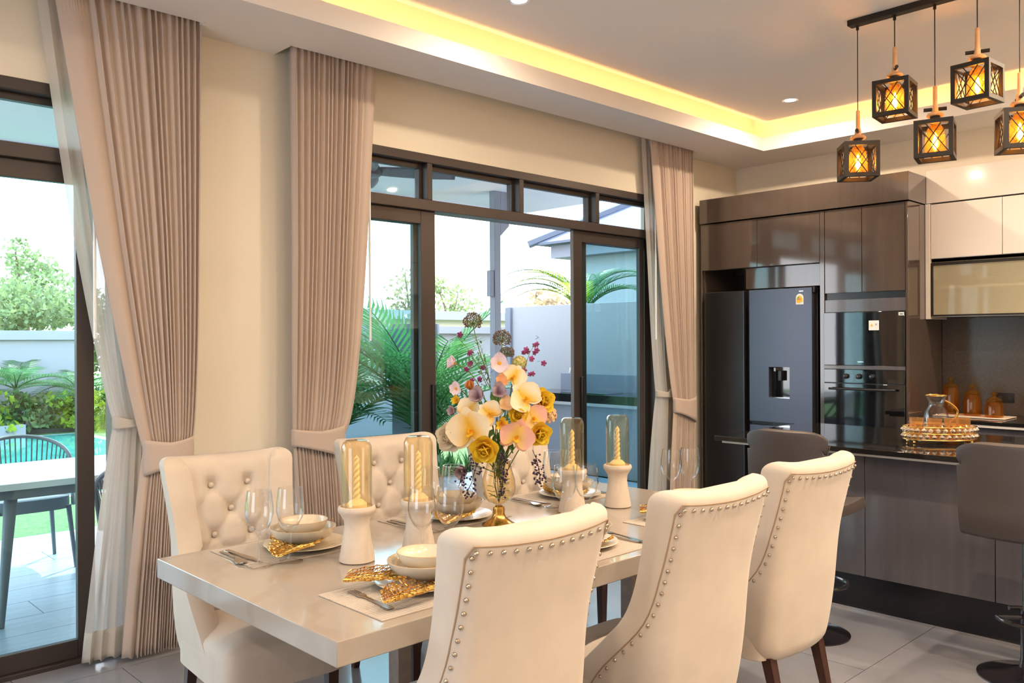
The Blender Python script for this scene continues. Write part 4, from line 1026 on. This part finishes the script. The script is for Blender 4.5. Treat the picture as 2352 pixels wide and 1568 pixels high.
F('magnolia', 'dusty mauve flower below the peach blossom', 'flower', 1148, 905, .10, nrm(.1, .4), open5('mauve', .42, 6, 34, .25), .038)
F('magnolia', 'dusty mauve flower at the left, beside the cream orchid', 'flower', 1046, 945, .06, nrm(-.7, .1), open5('mauve', .42, 5, 40, .3), .027)
F('magnolia', 'dusty mauve flower drooping left of the vase', 'flower', 1066, 1076, .10, nrm(-.4, -.5), open5('mauve', .5, 6, 40, .3), .036)
F('blossom', 'peach blossom under the topmost anemone', 'flower', 1154, 878, .08, nrm(.1, .3), open5('peach', .45, 6, 26, .2), .027)
F('blossom', 'peach blossom behind the cream orchids at the centre', 'flower', 1165, 935, .12, nrm(.1, .5), open5('hydrangea', .5, 6, 30, .2), .034)
F('tulip_bud', 'burnt orange cupped bud at the left', 'flower', 1083, 896, .04, nrm(-.2, .9, .3), open5('orange_bud', .5, 5, 74, .1), .028)
def floret_me(m):
    g = MB()
    for k in range(4):
        a = PI/2*k
        for u_ in ((0, .1, .55, .9, 1.0),):
            vs = [(0, 0, 0)]
            ring_ = [(math.cos(a)*l-math.sin(a)*w_, math.sin(a)*l+math.cos(a)*w_, .12*l) for l, w_ in ((.3, .22), (.75, .42), (1.0, .16), (1.0, -.16), (.75, -.42), (.3, -.22))]
            g.add([(0, 0, 0)]+ring_, [(0, i, i+1) for i in range(1, 6)])
    me = g.mesh('floret', 0); me.materials.append(MATS[m]); return me
def head(name, label, px, py, wv, R, m, n, fs):
    pos = fp(px, py, wv); t = thing(name, label, 'flower', pos); fm = floret_me(m); r_ = random.Random(px)
    for i in range(n):
        zz = 1-1.5*(i+.5)/n; ph = i*2.39996; rr = math.sqrt(max(0, 1-zz*zz)); d_ = Vector((rr*math.cos(ph), rr*math.sin(ph), zz))
        o = mk('floret', fm, t, d_*R, scale=fs*r_.uniform(.85, 1.15)); o.rotation_euler = d_.to_track_quat('Z', 'Y').to_euler()
    MB().tube([(0, 0, 0), (AXIS-pos)*.5+Vector((0, 0, .02)), AXIS-pos], .0025, 6).obj('stem', 'stem_green', t)
    MB().lathe([(0, -R*.5), (R*.7, -R*.2), (R*.75, R*.3), (0, R*.8)], 12).obj('core', 'stem_green', t)
head('hydrangea', 'peach hydrangea cluster at the right edge of the bouquet', 1256, 955, .03, .036, 'hydrangea', 30, .018)
head('hydrangea', 'pale green hydrangea behind the top orchid', 1195, 836, .0, .026, 'hydrangea_green', 24, .014)
def umbel(label, px, py, R, base_px, base_py, squash=1.0):
    pos = fp(px, py, .0); t = thing('allium', label, 'flower', pos); g, st = MB(), MB(); r_ = random.Random(px)
    for i in range(230):
        zz = 1-1.7*(i+.5)/230; ph = i*2.39996; rr = math.sqrt(1-zz*zz); d_ = Vector((rr*math.cos(ph), rr*math.sin(ph), zz*squash))*R*r_.uniform(.82, 1.05)
        c = d_; s_ = R*.10
        for k in range(3):
            e1 = Vector((r_.uniform(-1, 1), r_.uniform(-1, 1), r_.uniform(-1, 1))).normalized()*s_; e2 = e1.cross(Vector((r_.uniform(-1, 1), r_.uniform(-1, 1), 1))).normalized()*s_
            g.add([c-e1, c+e2, c+e1, c-e2], [(0, 1, 2, 3)])
        if i % 5 == 0: st.tube([Vector((0, 0, -R*.3)), d_], .0006, 3, cap=False)
    g.obj('florets', 'allium', t, smooth=0); st.obj('rays', 'vase_leaf', t)
    e = fp(base_px, base_py, .02)-pos
    MB().tube([Vector((0, 0, -R*.3)), Vector((e.x*.4, e.y*.4, e.z*.5)), e], .0022, 6).obj('stem', 'stem_green', t)
umbel('brown allium head, topmost of the bouquet', 1088, 740, .036, 1128, 880)
umbel('brown allium head against the grey garden wall', 1155, 780, .036, 1150, 880)
umbel('green-brown allium head just above the topmost anemone', 1166, 812, .030, 1160, 890, .8)
def blossom_me():
    g = MB()
    for k in range(5):
        a = 2*PI*k/5
        ring_ = [(math.cos(a)*l-math.sin(a)*w_, math.sin(a)*l+math.cos(a)*w_, .25*l) for l, w_ in ((.3, .25), (.75, .4), (1.0, .12), (1.0, -.12), (.75, -.4), (.3, -.25))]
        g.add([(0, 0, 0)]+ring_, [(0, i, i+1) for i in range(1, 6)])
    me = g.mesh('bloom', 0); me.materials.append(MATS['magenta']); return me
BL = blossom_me()
def leaf_me(m):
    g = MB().grid(lambda u, v: ((2*u-1)*.28*math.sin(PI*min(1, .04+.96*v)), v, .08*(2*u-1)**2), 5, 7); me = g.mesh('leaf', 180); me.materials.append(MATS[m]); return me
LF, LFV = leaf_me('leaf_mid'), leaf_me('vase_leaf')
def spray(label, path, blooms, leaves, bs=.011, cat='flower', name='orchid_spray'):
    p0 = fp(*path[0]); t = thing(name, label, cat, p0); pts = [fp(*q)-p0 for q in path]; r_ = random.Random(len(label))
    MB().tube(pts, [.0018-.0010*i/(len(pts)-1) for i in range(len(pts))], 6).obj('stem', 'stem_green', t)
    for (bx_, by_, bw_) in blooms:
        c = fp(bx_, by_, bw_)-p0
        for k in range(2):
            d_ = nrm(r_.uniform(-.8, .8), r_.uniform(-.6, .6)); o = mk('bloom', BL, t, c+Vector((r_.uniform(-1, 1), r_.uniform(-1, 1), r_.uniform(-1, 1)))*.006, scale=bs*r_.uniform(.8, 1.15)); o.rotation_euler = d_.to_track_quat('Z', 'Y').to_euler()
    for (bx_, by_, bw_) in leaves:
        c = fp(bx_, by_, bw_)-p0; d_ = nrm(r_.uniform(-1, 1), r_.uniform(-.5, 1), r_.uniform(-.5, .5)); o = mk('leaf', LF, t, c, scale=.013*r_.uniform(.7, 1.3)); o.rotation_euler = d_.to_track_quat('Y', 'Z').to_euler()
    return t
def rl(n, x0, y0, x1, y1, sp, w_=.02):
    r_ = random.Random(n+x0); return [(x0+(x1-x0)*k/n+r_.uniform(-sp, sp), y0+(y1-y0)*k/n+r_.uniform(-sp, sp), w_+r_.uniform(-.02, .02)) for k in range(n)]
spray('magenta orchid spray leaning out at the upper left', [(1130, 895, .03), (1105, 850, .02), (1075, 800, .01), (1050, 772, .0), (1034, 768, 0)], [(1057, 769, .0), (1083, 812, .02), (1080, 836, .02), (1074, 850, .02), (1087, 875, .02), (1103, 870, .03), (1112, 845, .02)], rl(10, 1125, 880, 1040, 770, 6))
spray('magenta orchid spray leaning out at the upper right', [(1190, 890, .04), (1205, 850, .03), (1220, 810, .02), (1236, 785, .02)], [(1234, 793, .02), (1232, 810, .02), (1213, 808, .02), (1203, 815, .02), (1222, 828, .02), (1206, 855, .03), (1222, 862, .03), (1247, 836, .01), (1250, 902, .02)], [(1240, 778, .02), (1232, 782, .02), (1243, 832, .01), (1190, 885, .05), (1195, 880, .05)])
spray('leafy green twig rising under the topmost allium', [(1128, 890, .03), (1120, 840, .02), (1105, 795, .01), (1086, 770, .0)], [], rl(26, 1128, 880, 1086, 772, 14), cat='twig', name='leafy_twig')
spray('leafy green twig beside the upper left spray', [(1122, 890, .05), (1108, 860, .05), (1100, 830, .04), (1112, 800, .03)], [], rl(30, 1120, 885, 1105, 815, 14, .04), cat='twig', name='leafy_twig')
def berries(label, path, n, sp, seed):
    p0 = fp(*path[0]); t = thing('berry_spray', label, 'berries', p0); pts = [fp(*q) for q in path]; r_ = random.Random(seed)
    tw, be = MB(), MB(); tw.tube([p-p0 for p in pts], .0014, 5)
    for i in range(n):
        k = r_.uniform(.15, 1)*(len(pts)-1); a = int(min(k, len(pts)-2)); q = pts[a].lerp(pts[a+1], k-a)
        e = q+RV*r_.uniform(-sp, sp)+UP*r_.uniform(-sp*1.2, sp*.3)-FV*r_.uniform(-sp, sp)*.7
        tw.tube([q-p0, e-p0], .0005, 3, cap=False); be.lathe([(0, -.0042), (.003, -.0028), (.0044, 0), (.003, .0028), (0, .0042)], 7, tuple(e-p0))
    tw.obj('twigs', 'twig', t); stuff(be.obj('berries', 'berry', t, smooth=80))
berries('dark purple berry spray hanging left of the vase', [(1110, 1035, .16), (1085, 1055, .16), (1065, 1085, .14), (1055, 1120, .12)], 40, .022, 1)
berries('dark purple berry spray hanging left, close to the vase', [(1115, 1040, .16), (1095, 1075, .15), (1085, 1110, .14), (1070, 1140, .13)], 40, .020, 5)
berries('dark purple berry spray trailing in front of the vase', [(1155, 1025, .15), (1160, 1060, .12), (1157, 1100, .10), (1153, 1140, .095)], 60, .015, 2)
berries('dark purple berry spray hanging right of the vase', [(1225, 1035, .10), (1235, 1060, .10), (1240, 1085, .09), (1243, 1108, .09)], 55, .022, 3)
t = thing('vase_greenery', 'green leafy sprig standing inside the glass vase', 'foliage', (VX, VY, ZTOP+.085)); r_ = random.Random(11)
for k in range(6):
    a = k*1.05; MB().tube([(0, 0, .002), (.02*math.cos(a), .02*math.sin(a), .08), (.012*math.cos(a+1), .012*math.sin(a+1), .22)], .0016, 5).obj('stem', 'stem_green', t)
for k in range(46):
    z = r_.uniform(.012, .16); R_ = .046*math.sin(PI*min(1, max(.1, (z+.03)/.2))); a = r_.uniform(0, 2*PI)
    o = mk('leaf', LFV, t, (R_*.55*math.cos(a), R_*.55*math.sin(a), z), scale=.022*r_.uniform(.7, 1.2)); d_ = Vector((math.cos(a), math.sin(a), r_.uniform(-.3, .8))); o.rotation_euler = d_.to_track_quat('Y', 'Z').to_euler()
# dark leaves filling the heart of the bouquet
t = thing('bouquet_foliage', 'dark green foliage between the blooms above the vase', 'foliage', (VX, VY, 0))
for k in range(70):
    d_ = Vector((r_.gauss(0, 1), r_.gauss(0, 1), r_.gauss(0, .8))).normalized(); c = Vector((0, 0, 1.17))+Vector((d_.x*.09, d_.y*.09, d_.z*.10))*r_.uniform(.3, 1)
    o = mk('leaf', LF, t, c, scale=.05*r_.uniform(.7, 1.2)); o.rotation_euler = d_.to_track_quat('Y', 'Z').to_euler()
# ------------------------------------------------------------------ outside: ground, terrace, pool, garden walls
struct(bx(-12, 40, T, 40, -.6, -.08).obj('lawn', 'grass', smooth=0), 'green lawn of the garden', 'lawn')
tf = struct(bx(-5, 7.2, T, 7.45, -.3, -.025).obj('terrace_floor', 'terrace_grout', smooth=0), 'blue-grey plank-tiled terrace floor', 'floor')
struct(bx(-3.4, XW1+.2, T, T+.02, -.3, .0).obj('terrace_sill', 'terrace_tile', smooth=0), 'grey stone door sill', 'sill')
y = 4.64-.31; i = 0
while y < 7.4:
    x = -2.2+.40*(i % 3)
    while x < 7.1:
        x0, x1 = x, min(x+1.2, 7.18); y0, y1 = max(y, T+.02), min(y+.31, 7.45)
        if y1-y0 > .05 and x1-x0 > .05: tile(x0, x1, y0, y1, tf, 'plank', 'terrace_tile', -.013, .002, .012)
        x += 1.2
    y += .31; i += 1
tc_ = MB(); tc_.box(-5, 7.1, T, 7.15, 3.0, 3.18); tc_.box(-5, 7.1, 7.15, 7.3, 2.96, 3.22); tc_.box(-5, 7.15, T, 7.3, 3.18, 3.4)
struct(tc_.obj('terrace_ceiling', 'terrace_white', smooth=0), 'white flat terrace ceiling seen through the transoms', 'ceiling')
o = bx(-.05, .05, -.05, .05, -.02, 3.0).obj('terrace_column', 'ext_grey', None, (5.80, 6.36, 0), bevel=.004) if False else None
t = thing('terrace_column', 'slim grey terrace column with a slanted bracket', 'column', (5.83, 6.33, 0), math.radians(0))
bx(-.04, .04, -.04, .04, -.02, 3.0).obj('post', 'ext_grey', t, bevel=.004)
MB().rings([[(.04, s, 2.55), (.16, s-.0, 2.66), (.16, s, 3.0), (.04, s, 3.0)] for s in (-.04, .04)]).obj('bracket', 'ext_grey', t, smooth=0)
bx(-.09, -.04, -.03, .03, 1.94, 2.20).obj('wall_lamp', 'ext_grey', t, bevel=.004)
t = thing('ceiling_fan', 'dark ceiling fan under the terrace roof', 'fan', (3.56, 5.25, 0))
MB().lathe([(0, 2.70), (.10, 2.71), (.11, 2.76), (.06, 2.82), (.02, 2.84), (.016, 3.0)], 24).obj('motor', 'fan_blade', t)
for k in range(4):
    a = math.radians(-35+90*k)
    def bl(u, v):
        L = .10+.55*v; wv = .035+.05*math.sin(PI*(.15+.8*v)); s_ = (2*u-1)*wv
        return (L*math.cos(a)-s_*math.sin(a), L*math.sin(a)+s_*math.cos(a), 2.745-.03*(2*u-1)*.6-.02*v)
    MB().grid(bl, 7, 12).obj('blade', 'fan_blade', t, smooth=180, solid=.008)
t = thing('terrace_downlight', 'lit round downlight in the terrace ceiling', 'downlight', (4.34, 5.9, 2.995)); mk('rim', ring, t); mk('lens', disc, t)
# garden side wall with outdoor kitchen
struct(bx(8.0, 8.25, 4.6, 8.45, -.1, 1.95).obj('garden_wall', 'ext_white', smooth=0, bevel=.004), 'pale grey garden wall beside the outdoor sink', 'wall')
struct(bx(7.96, 7.998, 8.35, 8.45, -.1, 1.94).obj('wall_end_strip', 'ext_grey', smooth=0), 'grey strip added as the darker end face of the garden wall', 'wall')  # strip added for the wall's darker end face, no separate pier
t = thing('outdoor_kitchen', 'outdoor counter with dark worktop against the garden wall', 'counter', (0, 0, 0))
bx(7.42, 7.99, 4.8, 7.55, -.05, .74).obj('cabinet', 'ext_grey', t, smooth=0)
bx(7.38, 7.99, 4.8, 7.6, .74, .775).obj('white_edge', 'ext_white', t, smooth=0)
bx(7.38, 7.99, 4.8, 7.6, .775, .87).obj('worktop', 'black_granite', t, smooth=0)
bx(7.96, 7.998, 4.8, 7.42, .87, 1.075).obj('backsplash', 'ext_grey', t, smooth=0)
MB().box(7.50, 7.84, 6.3, 7.0, .871, .878).obj('sink', 'chrome', t, smooth=0)
MB().tube([(7.90, 7.05, .87), (7.90, 7.05, 1.10), (7.87, 7.05, 1.16), (7.80, 7.05, 1.18), (7.74, 7.05, 1.15), (7.73, 7.05, 1.10)], .011, 8).obj('tap', 'chrome', t)
# back garden wall
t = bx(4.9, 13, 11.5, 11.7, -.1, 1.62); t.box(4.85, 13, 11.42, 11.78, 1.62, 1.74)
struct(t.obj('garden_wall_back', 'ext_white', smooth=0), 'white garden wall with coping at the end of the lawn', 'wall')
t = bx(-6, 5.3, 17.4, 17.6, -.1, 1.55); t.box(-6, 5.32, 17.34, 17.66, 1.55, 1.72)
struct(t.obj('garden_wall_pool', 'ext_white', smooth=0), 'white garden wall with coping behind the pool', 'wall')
t = thing('garden_pillar', 'grey utility pillar with a small tap among the plants', 'pillar', (6.22, 8.16, 0), math.radians(-44))
bx(-.27, .27, -.12, .12, -.1, 1.70).obj('post', 'ext_grey', t, smooth=0, bevel=.004)
MB().tube([(-.12, -.14, 1.70), (-.12, -.14, 1.78), (-.09, -.2, 1.80), (-.08, -.22, 1.76)], .010, 8).obj('tap', 'chrome', t)
# pool
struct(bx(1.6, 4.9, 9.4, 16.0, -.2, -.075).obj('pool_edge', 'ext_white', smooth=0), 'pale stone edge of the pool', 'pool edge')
stuff(bx(1.75, 4.75, 9.55, 15.85, -.12, -.07).obj('pool_water', 'water', smooth=0), 'green-blue swimming pool water behind the terrace table', 'pool')
struct(bx(1.6, 4.0, 16.0, 16.25, -.2, .12).obj('pool_ledge', 'ext_white', smooth=0), 'raised white ledge at the far end of the pool', 'ledge')
struct(bx(-6, 13, 16.3, 17.3, -.2, .0).obj('planting_bed', 'soil', smooth=0), 'dark soil planting bed along the wall', 'bed')
struct(bx(4.95, 9.8, 9.6, 11.4, -.2, -.02).obj('planting_bed_side', 'soil', smooth=0), 'dark soil planting bed by the lawn wall', 'bed')

# ------------------------------------------------------------------ neighbours
t = thing('neighbour_house', 'white neighbouring house with blue-grey tiled hip roof', 'house', (11.55, 11.1, .10), math.radians(0))
HX0, HX1, HY0, HY1 = .35, 9.0, -8.0, -.35
bx(HX0, HX1, HY0, HY1, -.1, 2.95).obj('wall', 'ext_white', t, smooth=0)
bx(.05, HX1, HY0, -.05, 2.93, 3.16).obj('eave', 'ext_grey', t, smooth=0)
# roof: one sloped face to -X (courses) and one to +Y
N = 13
for i in range(N):
    z0 = 3.17+i*.17; d0 = i*.30
    g = MB(); y1 = .15-d0*1.0; y0 = HY0+d0*.2
    g.rings([[(-.15+d0, y0, z0), (-.15+d0, y1, z0), (.20+d0, y1-.35, z0+.20), (.20+d0, y0, z0+.20)], [(-.15+d0, y0, z0+.045), (-.15+d0, y1, z0+.045), (.20+d0, y1-.35, z0+.245), (.20+d0, y0, z0+.245)]])
    g.obj('tile_course', 'roof_tile', t, smooth=0)
    g = MB(); g.rings([[(-.15+d0, .15-d0, z0), (9, .15-d0, z0), (9, -.20-d0, z0+.20), (.20+d0, -.20-d0, z0+.20)], [(-.15+d0, .15-d0, z0+.045), (9, .15-d0, z0+.045), (9, -.20-d0, z0+.245), (.20+d0, -.20-d0, z0+.245)]])
    g.obj('tile_course', 'roof_tile', t, smooth=0)
MB().tube([(-.25, .25, 3.20), (-.15+N*.30, .15-N*.30, 3.20+N*.17)], .085, 6).obj('hip_cap', 'roof_tile', t)
t = thing('boundary_building', 'low beige building with pale coping beyond the lawn wall', 'building', (0, 0, 0))
bx(6.5, 24, 17.8, 20, -.1, 2.05).obj('wall', 'ext_beige', t, smooth=0); bx(6.3, 24, 17.6, 20.2, 2.05, 2.28).obj('coping', 'ext_white', t, smooth=0)

# ------------------------------------------------------------------ trees and plants
def crown(name, label, x, y, h, rx, rz, m, n=2600, leafs=.11, trunk=True, seed=1, cat='tree', grp='trees beyond the garden walls'):
    t = thing(name, label, cat, (x, y, -.1), 0, grp); r_ = random.Random(seed); g = MB()
    blobs = [(r_.uniform(-.6, .6)*rx, r_.uniform(-.6, .6)*rx, h-rz+r_.uniform(-.75, .75)*rz, r_.uniform(.3, .5)) for _ in range(13)]
    for i in range(n):
        b = r_.choice(blobs); d_ = Vector((r_.gauss(0, 1), r_.gauss(0, 1), r_.gauss(0, 1))).normalized()*r_.uniform(.35, 1)**.6
        c = Vector((b[0]+d_.x*rx*b[3], b[1]+d_.y*rx*b[3], b[2]+d_.z*rz*b[3]))
        e1 = Vector((r_.uniform(-1, 1), r_.uniform(-1, 1), r_.uniform(-1, 1))).normalized()*leafs*r_.uniform(.6, 1.2); e2 = e1.cross(Vector((r_.uniform(-1, 1), r_.uniform(-1, 1), r_.uniform(-1, 1)))).normalized()*leafs*.5
        g.add([c-e1, c+e2, c+e1, c-e2], [(0, 1, 2, 3)])
    g.obj('foliage', m, t, smooth=0)
    if trunk:
        MB().tube([(0, 0, 0), (.1*rx*.3, 0, h*.4), (0, .05, h-rz)], [.05+.02*h, .04+.015*h, .05], 8).obj('trunk', 'bark', t)
        for k in range(5):
            b = blobs[k]; MB().tube([(0, 0, h*.45), (b[0]*.5, b[1]*.5, (h*.45+b[2])/2+.2), b[:3]], [.06, .04, .02], 6).obj('branch', 'bark', t)
    return t
crown('garden_tree', 'tall airy tree behind the pool wall, by the left curtain', 6.0, 24.0, 4.1, 1.0, 1.0, 'leaf_pale', 1300, .08, seed=3)
crown('garden_tree', 'broad pale tree behind the pool wall at the left edge', 4.6, 20.5, 3.1, 2.2, .95, 'leaf_pale', 6500, .08, seed=4)
crown('garden_tree', 'low leafy tree at the right end of the pool wall', 6.8, 19.8, 2.5, 1.0, .9, 'leaf_pale', 2200, .08, seed=5)
crown('garden_tree', 'round green tree seen left of the open door', 12.6, 21.5, 3.25, 1.6, .8, 'leaf_far', 3600, .08, seed=6)
crown('garden_tree', 'green tree beside the middle curtain', 10.3, 22.0, 3.7, 1.1, 1.1, 'leaf_far', 2400, .08, seed=7)
crown('garden_tree', 'autumn-coloured sparse tree in the open doorway', 19.6, 26.0, 4.3, 1.0, 1.1, 'leaf_warm', 520, .10, seed=8)
crown('garden_tree', 'sparse green tree left of the terrace column', 19.5, 23.5, 4.0, 1.1, 1.1, 'leaf_pale', 620, .10, seed=9)
crown('garden_tree', 'brownish bushy tree above the grey garden wall', 21.5, 20.5, 3.3, 1.7, .8, 'leaf_warm', 1800, .10, seed=10)
def frond_me(L, n, ll, droop, m, vshape=.35, seed=0, wd=.012):
    r_ = random.Random(seed); g = MB(); pts = []
    for k in range(15):
        v = k/14; a = droop*v; pts.append(Vector((0, L*(math.sin(a)/droop if droop else v), L*((1-math.cos(a))/droop if droop else 0)*-1)))
    g.tube(pts, [.010*(1-.8*k/14)*L for k in range(15)], 5)
    for i in range(n):
        v = .14+.86*i/(n-1); k = v*14; a = int(min(k, 13)); p = pts[a].lerp(pts[a+1], k-a); tg = (pts[a+1]-pts[a]).normalized()
        l = ll*L*math.sin(PI*min(.97, .12+.80*v))**.6*r_.uniform(.9, 1.08)
        for s in (-1, 1):
            d_ = (Vector((s, 0, vshape))*.9+tg*(.55+.5*v)).normalized(); e = p+d_*l+Vector((0, 0, -.25*l)); md = p+d_*l*.5
            w_ = tg*wd*L*1.0
            g.add([p-w_*.5, md-w_, e, md+w_, p+w_*.5], [(0, 1, 4), (1, 2, 3), (1, 3, 4)])
    me = g.mesh('frond', 0); me.materials.append(MATS[m]); return me
FRA = frond_me(1.0, 26, .34, .9, 'palm_green', seed=1); FRB = frond_me(1.0, 24, .30, 1.3, 'palm_green', seed=2); FRL = frond_me(1.0, 38, .26, 1.9, 'palm_lime', seed=3, wd=.007); FRG = frond_me(1.0, 38, .28, 1.9, 'palm_green', seed=4, wd=.007)
def palm(name, label, x, y, z, L, n, seed, mes, lean=(25, 65), trunk=0, cat='palm', grp='garden palms', azs=None):
    t = thing(name, label, cat, (x, y, -.1), 0, grp); r_ = random.Random(seed)
    if trunk:
        for k in range(3 if trunk < 1.4 else 1): MB().tube([(.10*math.cos(2.1*k), .10*math.sin(2.1*k), 0), (.03*math.cos(2.1*k), .03*math.sin(2.1*k), z*.6), (0, 0, z+.1)], [.06, .05, .04], 8).obj('trunk', 'bark', t)
    for i in range(n):
        az = (azs[i] if azs else 360*i/n*1.618+r_.uniform(-15, 15)); el = r_.uniform(*lean); s_ = L*r_.uniform(.8, 1.1)
        o = mk('frond', mes[i % len(mes)], t, (0, 0, z+.1), scale=s_)
        o.rotation_euler = (Matrix.Rotation(math.radians(az), 3, 'Z') @ Matrix.Rotation(math.radians(el), 3, 'X')).to_euler()
    return t
palm('areca_palm', 'bushy areca palm behind the teal glass, by the middle curtain', 5.55, 8.95, .25, 1.7, 30, 2, [FRA, FRB], (45, 84))
palm('areca_palm', 'upright areca palm behind the open door stile', 6.0, 7.74, .25, 1.85, 15, 5, [FRA, FRB], (66, 90))
palm('areca_palm', 'small areca palm left of the flowers in the doorway', 6.33, 7.86, .15, .85, 11, 8, [FRA, FRB], (45, 80))
palm('coconut_palm', 'arching palm above the grey garden wall, in the doorway', 9.5, 8.4, 1.85, 1.5, 13, 9, [FRL, FRG, FRG, FRG], (62, 95), trunk=1.6, azs=[45, 30, 210, 225, 60, 190, 240, 20, 120, 300, 45, 225, 35])
palm('garden_palm', 'low palm by the pool wall at the left edge', 3.3, 16.7, .5, 1.2, 9, 12, [FRB, FRA], (20, 60), trunk=.6)
palm('garden_palm', 'broad palm in the middle of the pool wall', 4.0, 16.6, .7, 1.3, 10, 13, [FRB, FRA], (20, 60), trunk=.8)
palm('garden_palm', 'slim palm by the pool wall beside the left curtain', 5.0, 16.6, .6, 1.2, 9, 14, [FRB, FRA], (20, 65), trunk=.8)
palm('garden_palm', 'yellowish palm at the right end of the pool wall', 5.45, 16.4, .4, 1.1, 9, 15, [FRL, FRA], (20, 65), trunk=.6)
def tuft_me(n, L, seed, m):
    r_ = random.Random(seed); g = MB()
    for i in range(n):
        a = r_.uniform(0, 2*PI); el = r_.uniform(.5, 1.45); l = L*r_.uniform(.6, 1.1); d_ = Vector((math.cos(a)*math.cos(el), math.sin(a)*math.cos(el), math.sin(el))); sd_ = Vector((-math.sin(a), math.cos(a), 0))*.012
        b = Vector((r_.uniform(-.06, .06), r_.uniform(-.06, .06), 0)); md = b+d_*l*.6; e = b+d_*l+Vector((0, 0, -.3*l*math.cos(el)))
        g.add([b-sd_, b+sd_, md+sd_, md-sd_, e], [(0, 1, 2, 3), (3, 2, 4)])
    me = g.mesh('grass_tuft', 0); me.materials.append(MATS[m]); return me
TFT = [tuft_me(70, .42, 1, 'grass_blade'), tuft_me(60, .38, 2, 'palm_green')]
r_ = random.Random(21); spots = [(5.0, 8.2), (5.25, 8.5), (5.1, 7.8), (5.5, 8.1), (5.75, 8.25), (5.75, 7.75), (6.0, 7.45), (6.3, 7.65), (6.55, 7.6), (5.35, 7.65), (5.9, 8.5), (6.5, 8.2)]
gl_ = ['nearest the middle curtain', 'just behind the curtain-side tuft', 'at the front edge of the bed by the curtain', 'left of the bed centre', 'at the bed centre', 'front of the bed centre', 'before the grey pillar', 'right of the grey pillar', 'in the open doorway', 'front left of the bed', 'behind the bed centre', 'behind the doorway tuft']
for i, (x, y) in enumerate(spots):
    o = mk('grass_tuft', TFT[i % 2], None, (x, y, -.085), (0, 0, r_.uniform(0, 6)), r_.uniform(.9, 1.35)); tag(o, 'spiky green grass tuft ' + gl_[i], 'plant', 'grass tufts by the lawn')
names_ = ['leftmost', 'second from the left', 'third from the left', 'fourth from the left', 'fifth from the left', 'sixth from the left', 'seventh from the left', 'rightmost']
for i in range(8):
    crown('garden_shrub', 'low leafy shrub along the pool wall, ' + names_[i], 2.7+.42*i, 16.4+.1*math.sin(i*2), .75+.2*math.sin(i*3.1), .5, .38, ['leaf_mid', 'leaf_pale', 'palm_lime'][i % 3], 420, .07, False, 30+i, 'shrub', 'shrubs along the pool wall')

# ------------------------------------------------------------------ terrace dining set
t = thing('terrace_table', 'white-topped grey terrace dining table outside the left door', 'table', (1.60, 5.56, -.012))
def sq(hx_, hy_): return [(hx_*math.copysign(abs(math.cos(a))**.4, math.cos(a)), hy_*math.copysign(abs(math.sin(a))**.4, math.sin(a))) for a in [2*PI*i/48 for i in range(48)]]
MB().rings([[(x, y, z) for x, y in sq(.72, .45)] for z in (.725, .76)]).obj('table_top', 'outdoor_top', t, smooth=30)
MB().rings([[(x, y, z) for x, y in sq(.69, .42)] for z in (.672, .724)]).obj('apron', 'outdoor_metal', t, smooth=30)
for sx, sy in ((-1, -1), (1, -1), (1, 1), (-1, 1)):
    MB().tube([(sx*.44, sy*.42, 0), (sx*.36, sy*.30, .67)], [.018, .034], 10).obj('leg', 'outdoor_metal', t)
def rope_chair(label, x, y, rz):
    t = thing('rope_chair', label, 'chair', (x, y, -.012), rz, 'rope-backed terrace chairs')
    for sx, sy in ((-1, -1), (1, -1), (1, 1), (-1, 1)):
        MB().tube([(sx*.25, sy*.24-.02, 0), (sx*.21, sy*.2, .42)], [.012, .017], 8).obj('leg', 'outdoor_metal', t)
    MB().rings([[(x_, y_, z) for x_, y_ in [(.24*math.copysign(abs(math.cos(a))**.5, math.cos(a)), .24*math.copysign(abs(math.sin(a))**.5, math.sin(a))) for a in [2*PI*i/28 for i in range(28)]]] for z in (.40, .43, .47, .48)]).obj('cushion', 'outdoor_cushion', t)
    def rim(u): a = PI*(1.0+u); return Vector((.285*math.cos(a)*1.0, .27*math.sin(a)*1.0+.02, .66+.20*math.sin(PI*u)**.6))
    MB().tube([(-.24, .20, .42)]+[rim(i/24) for i in range(25)]+[(.24, .20, .42)], .014, 8).obj('back_frame', 'outdoor_metal', t)
    for i in range(25):
        u = .04+.92*i/24; p = rim(u); a = PI*(1.0+u); q = Vector((.235*math.cos(a), .225*math.sin(a)+.01, .43)); MB().tube([p, q], .0045, 5).obj('rope', 'rope', t)
    return t
rope_chair('rope-backed terrace chair across the terrace table', 1.60, 6.42, PI)
rope_chair('rope-backed terrace chair on the near side of the table, by the door stile', 1.90, 5.02, math.radians(-12))
rope_chair('rope-backed terrace chair at the far end of the table', 2.55, 5.62, math.radians(90))
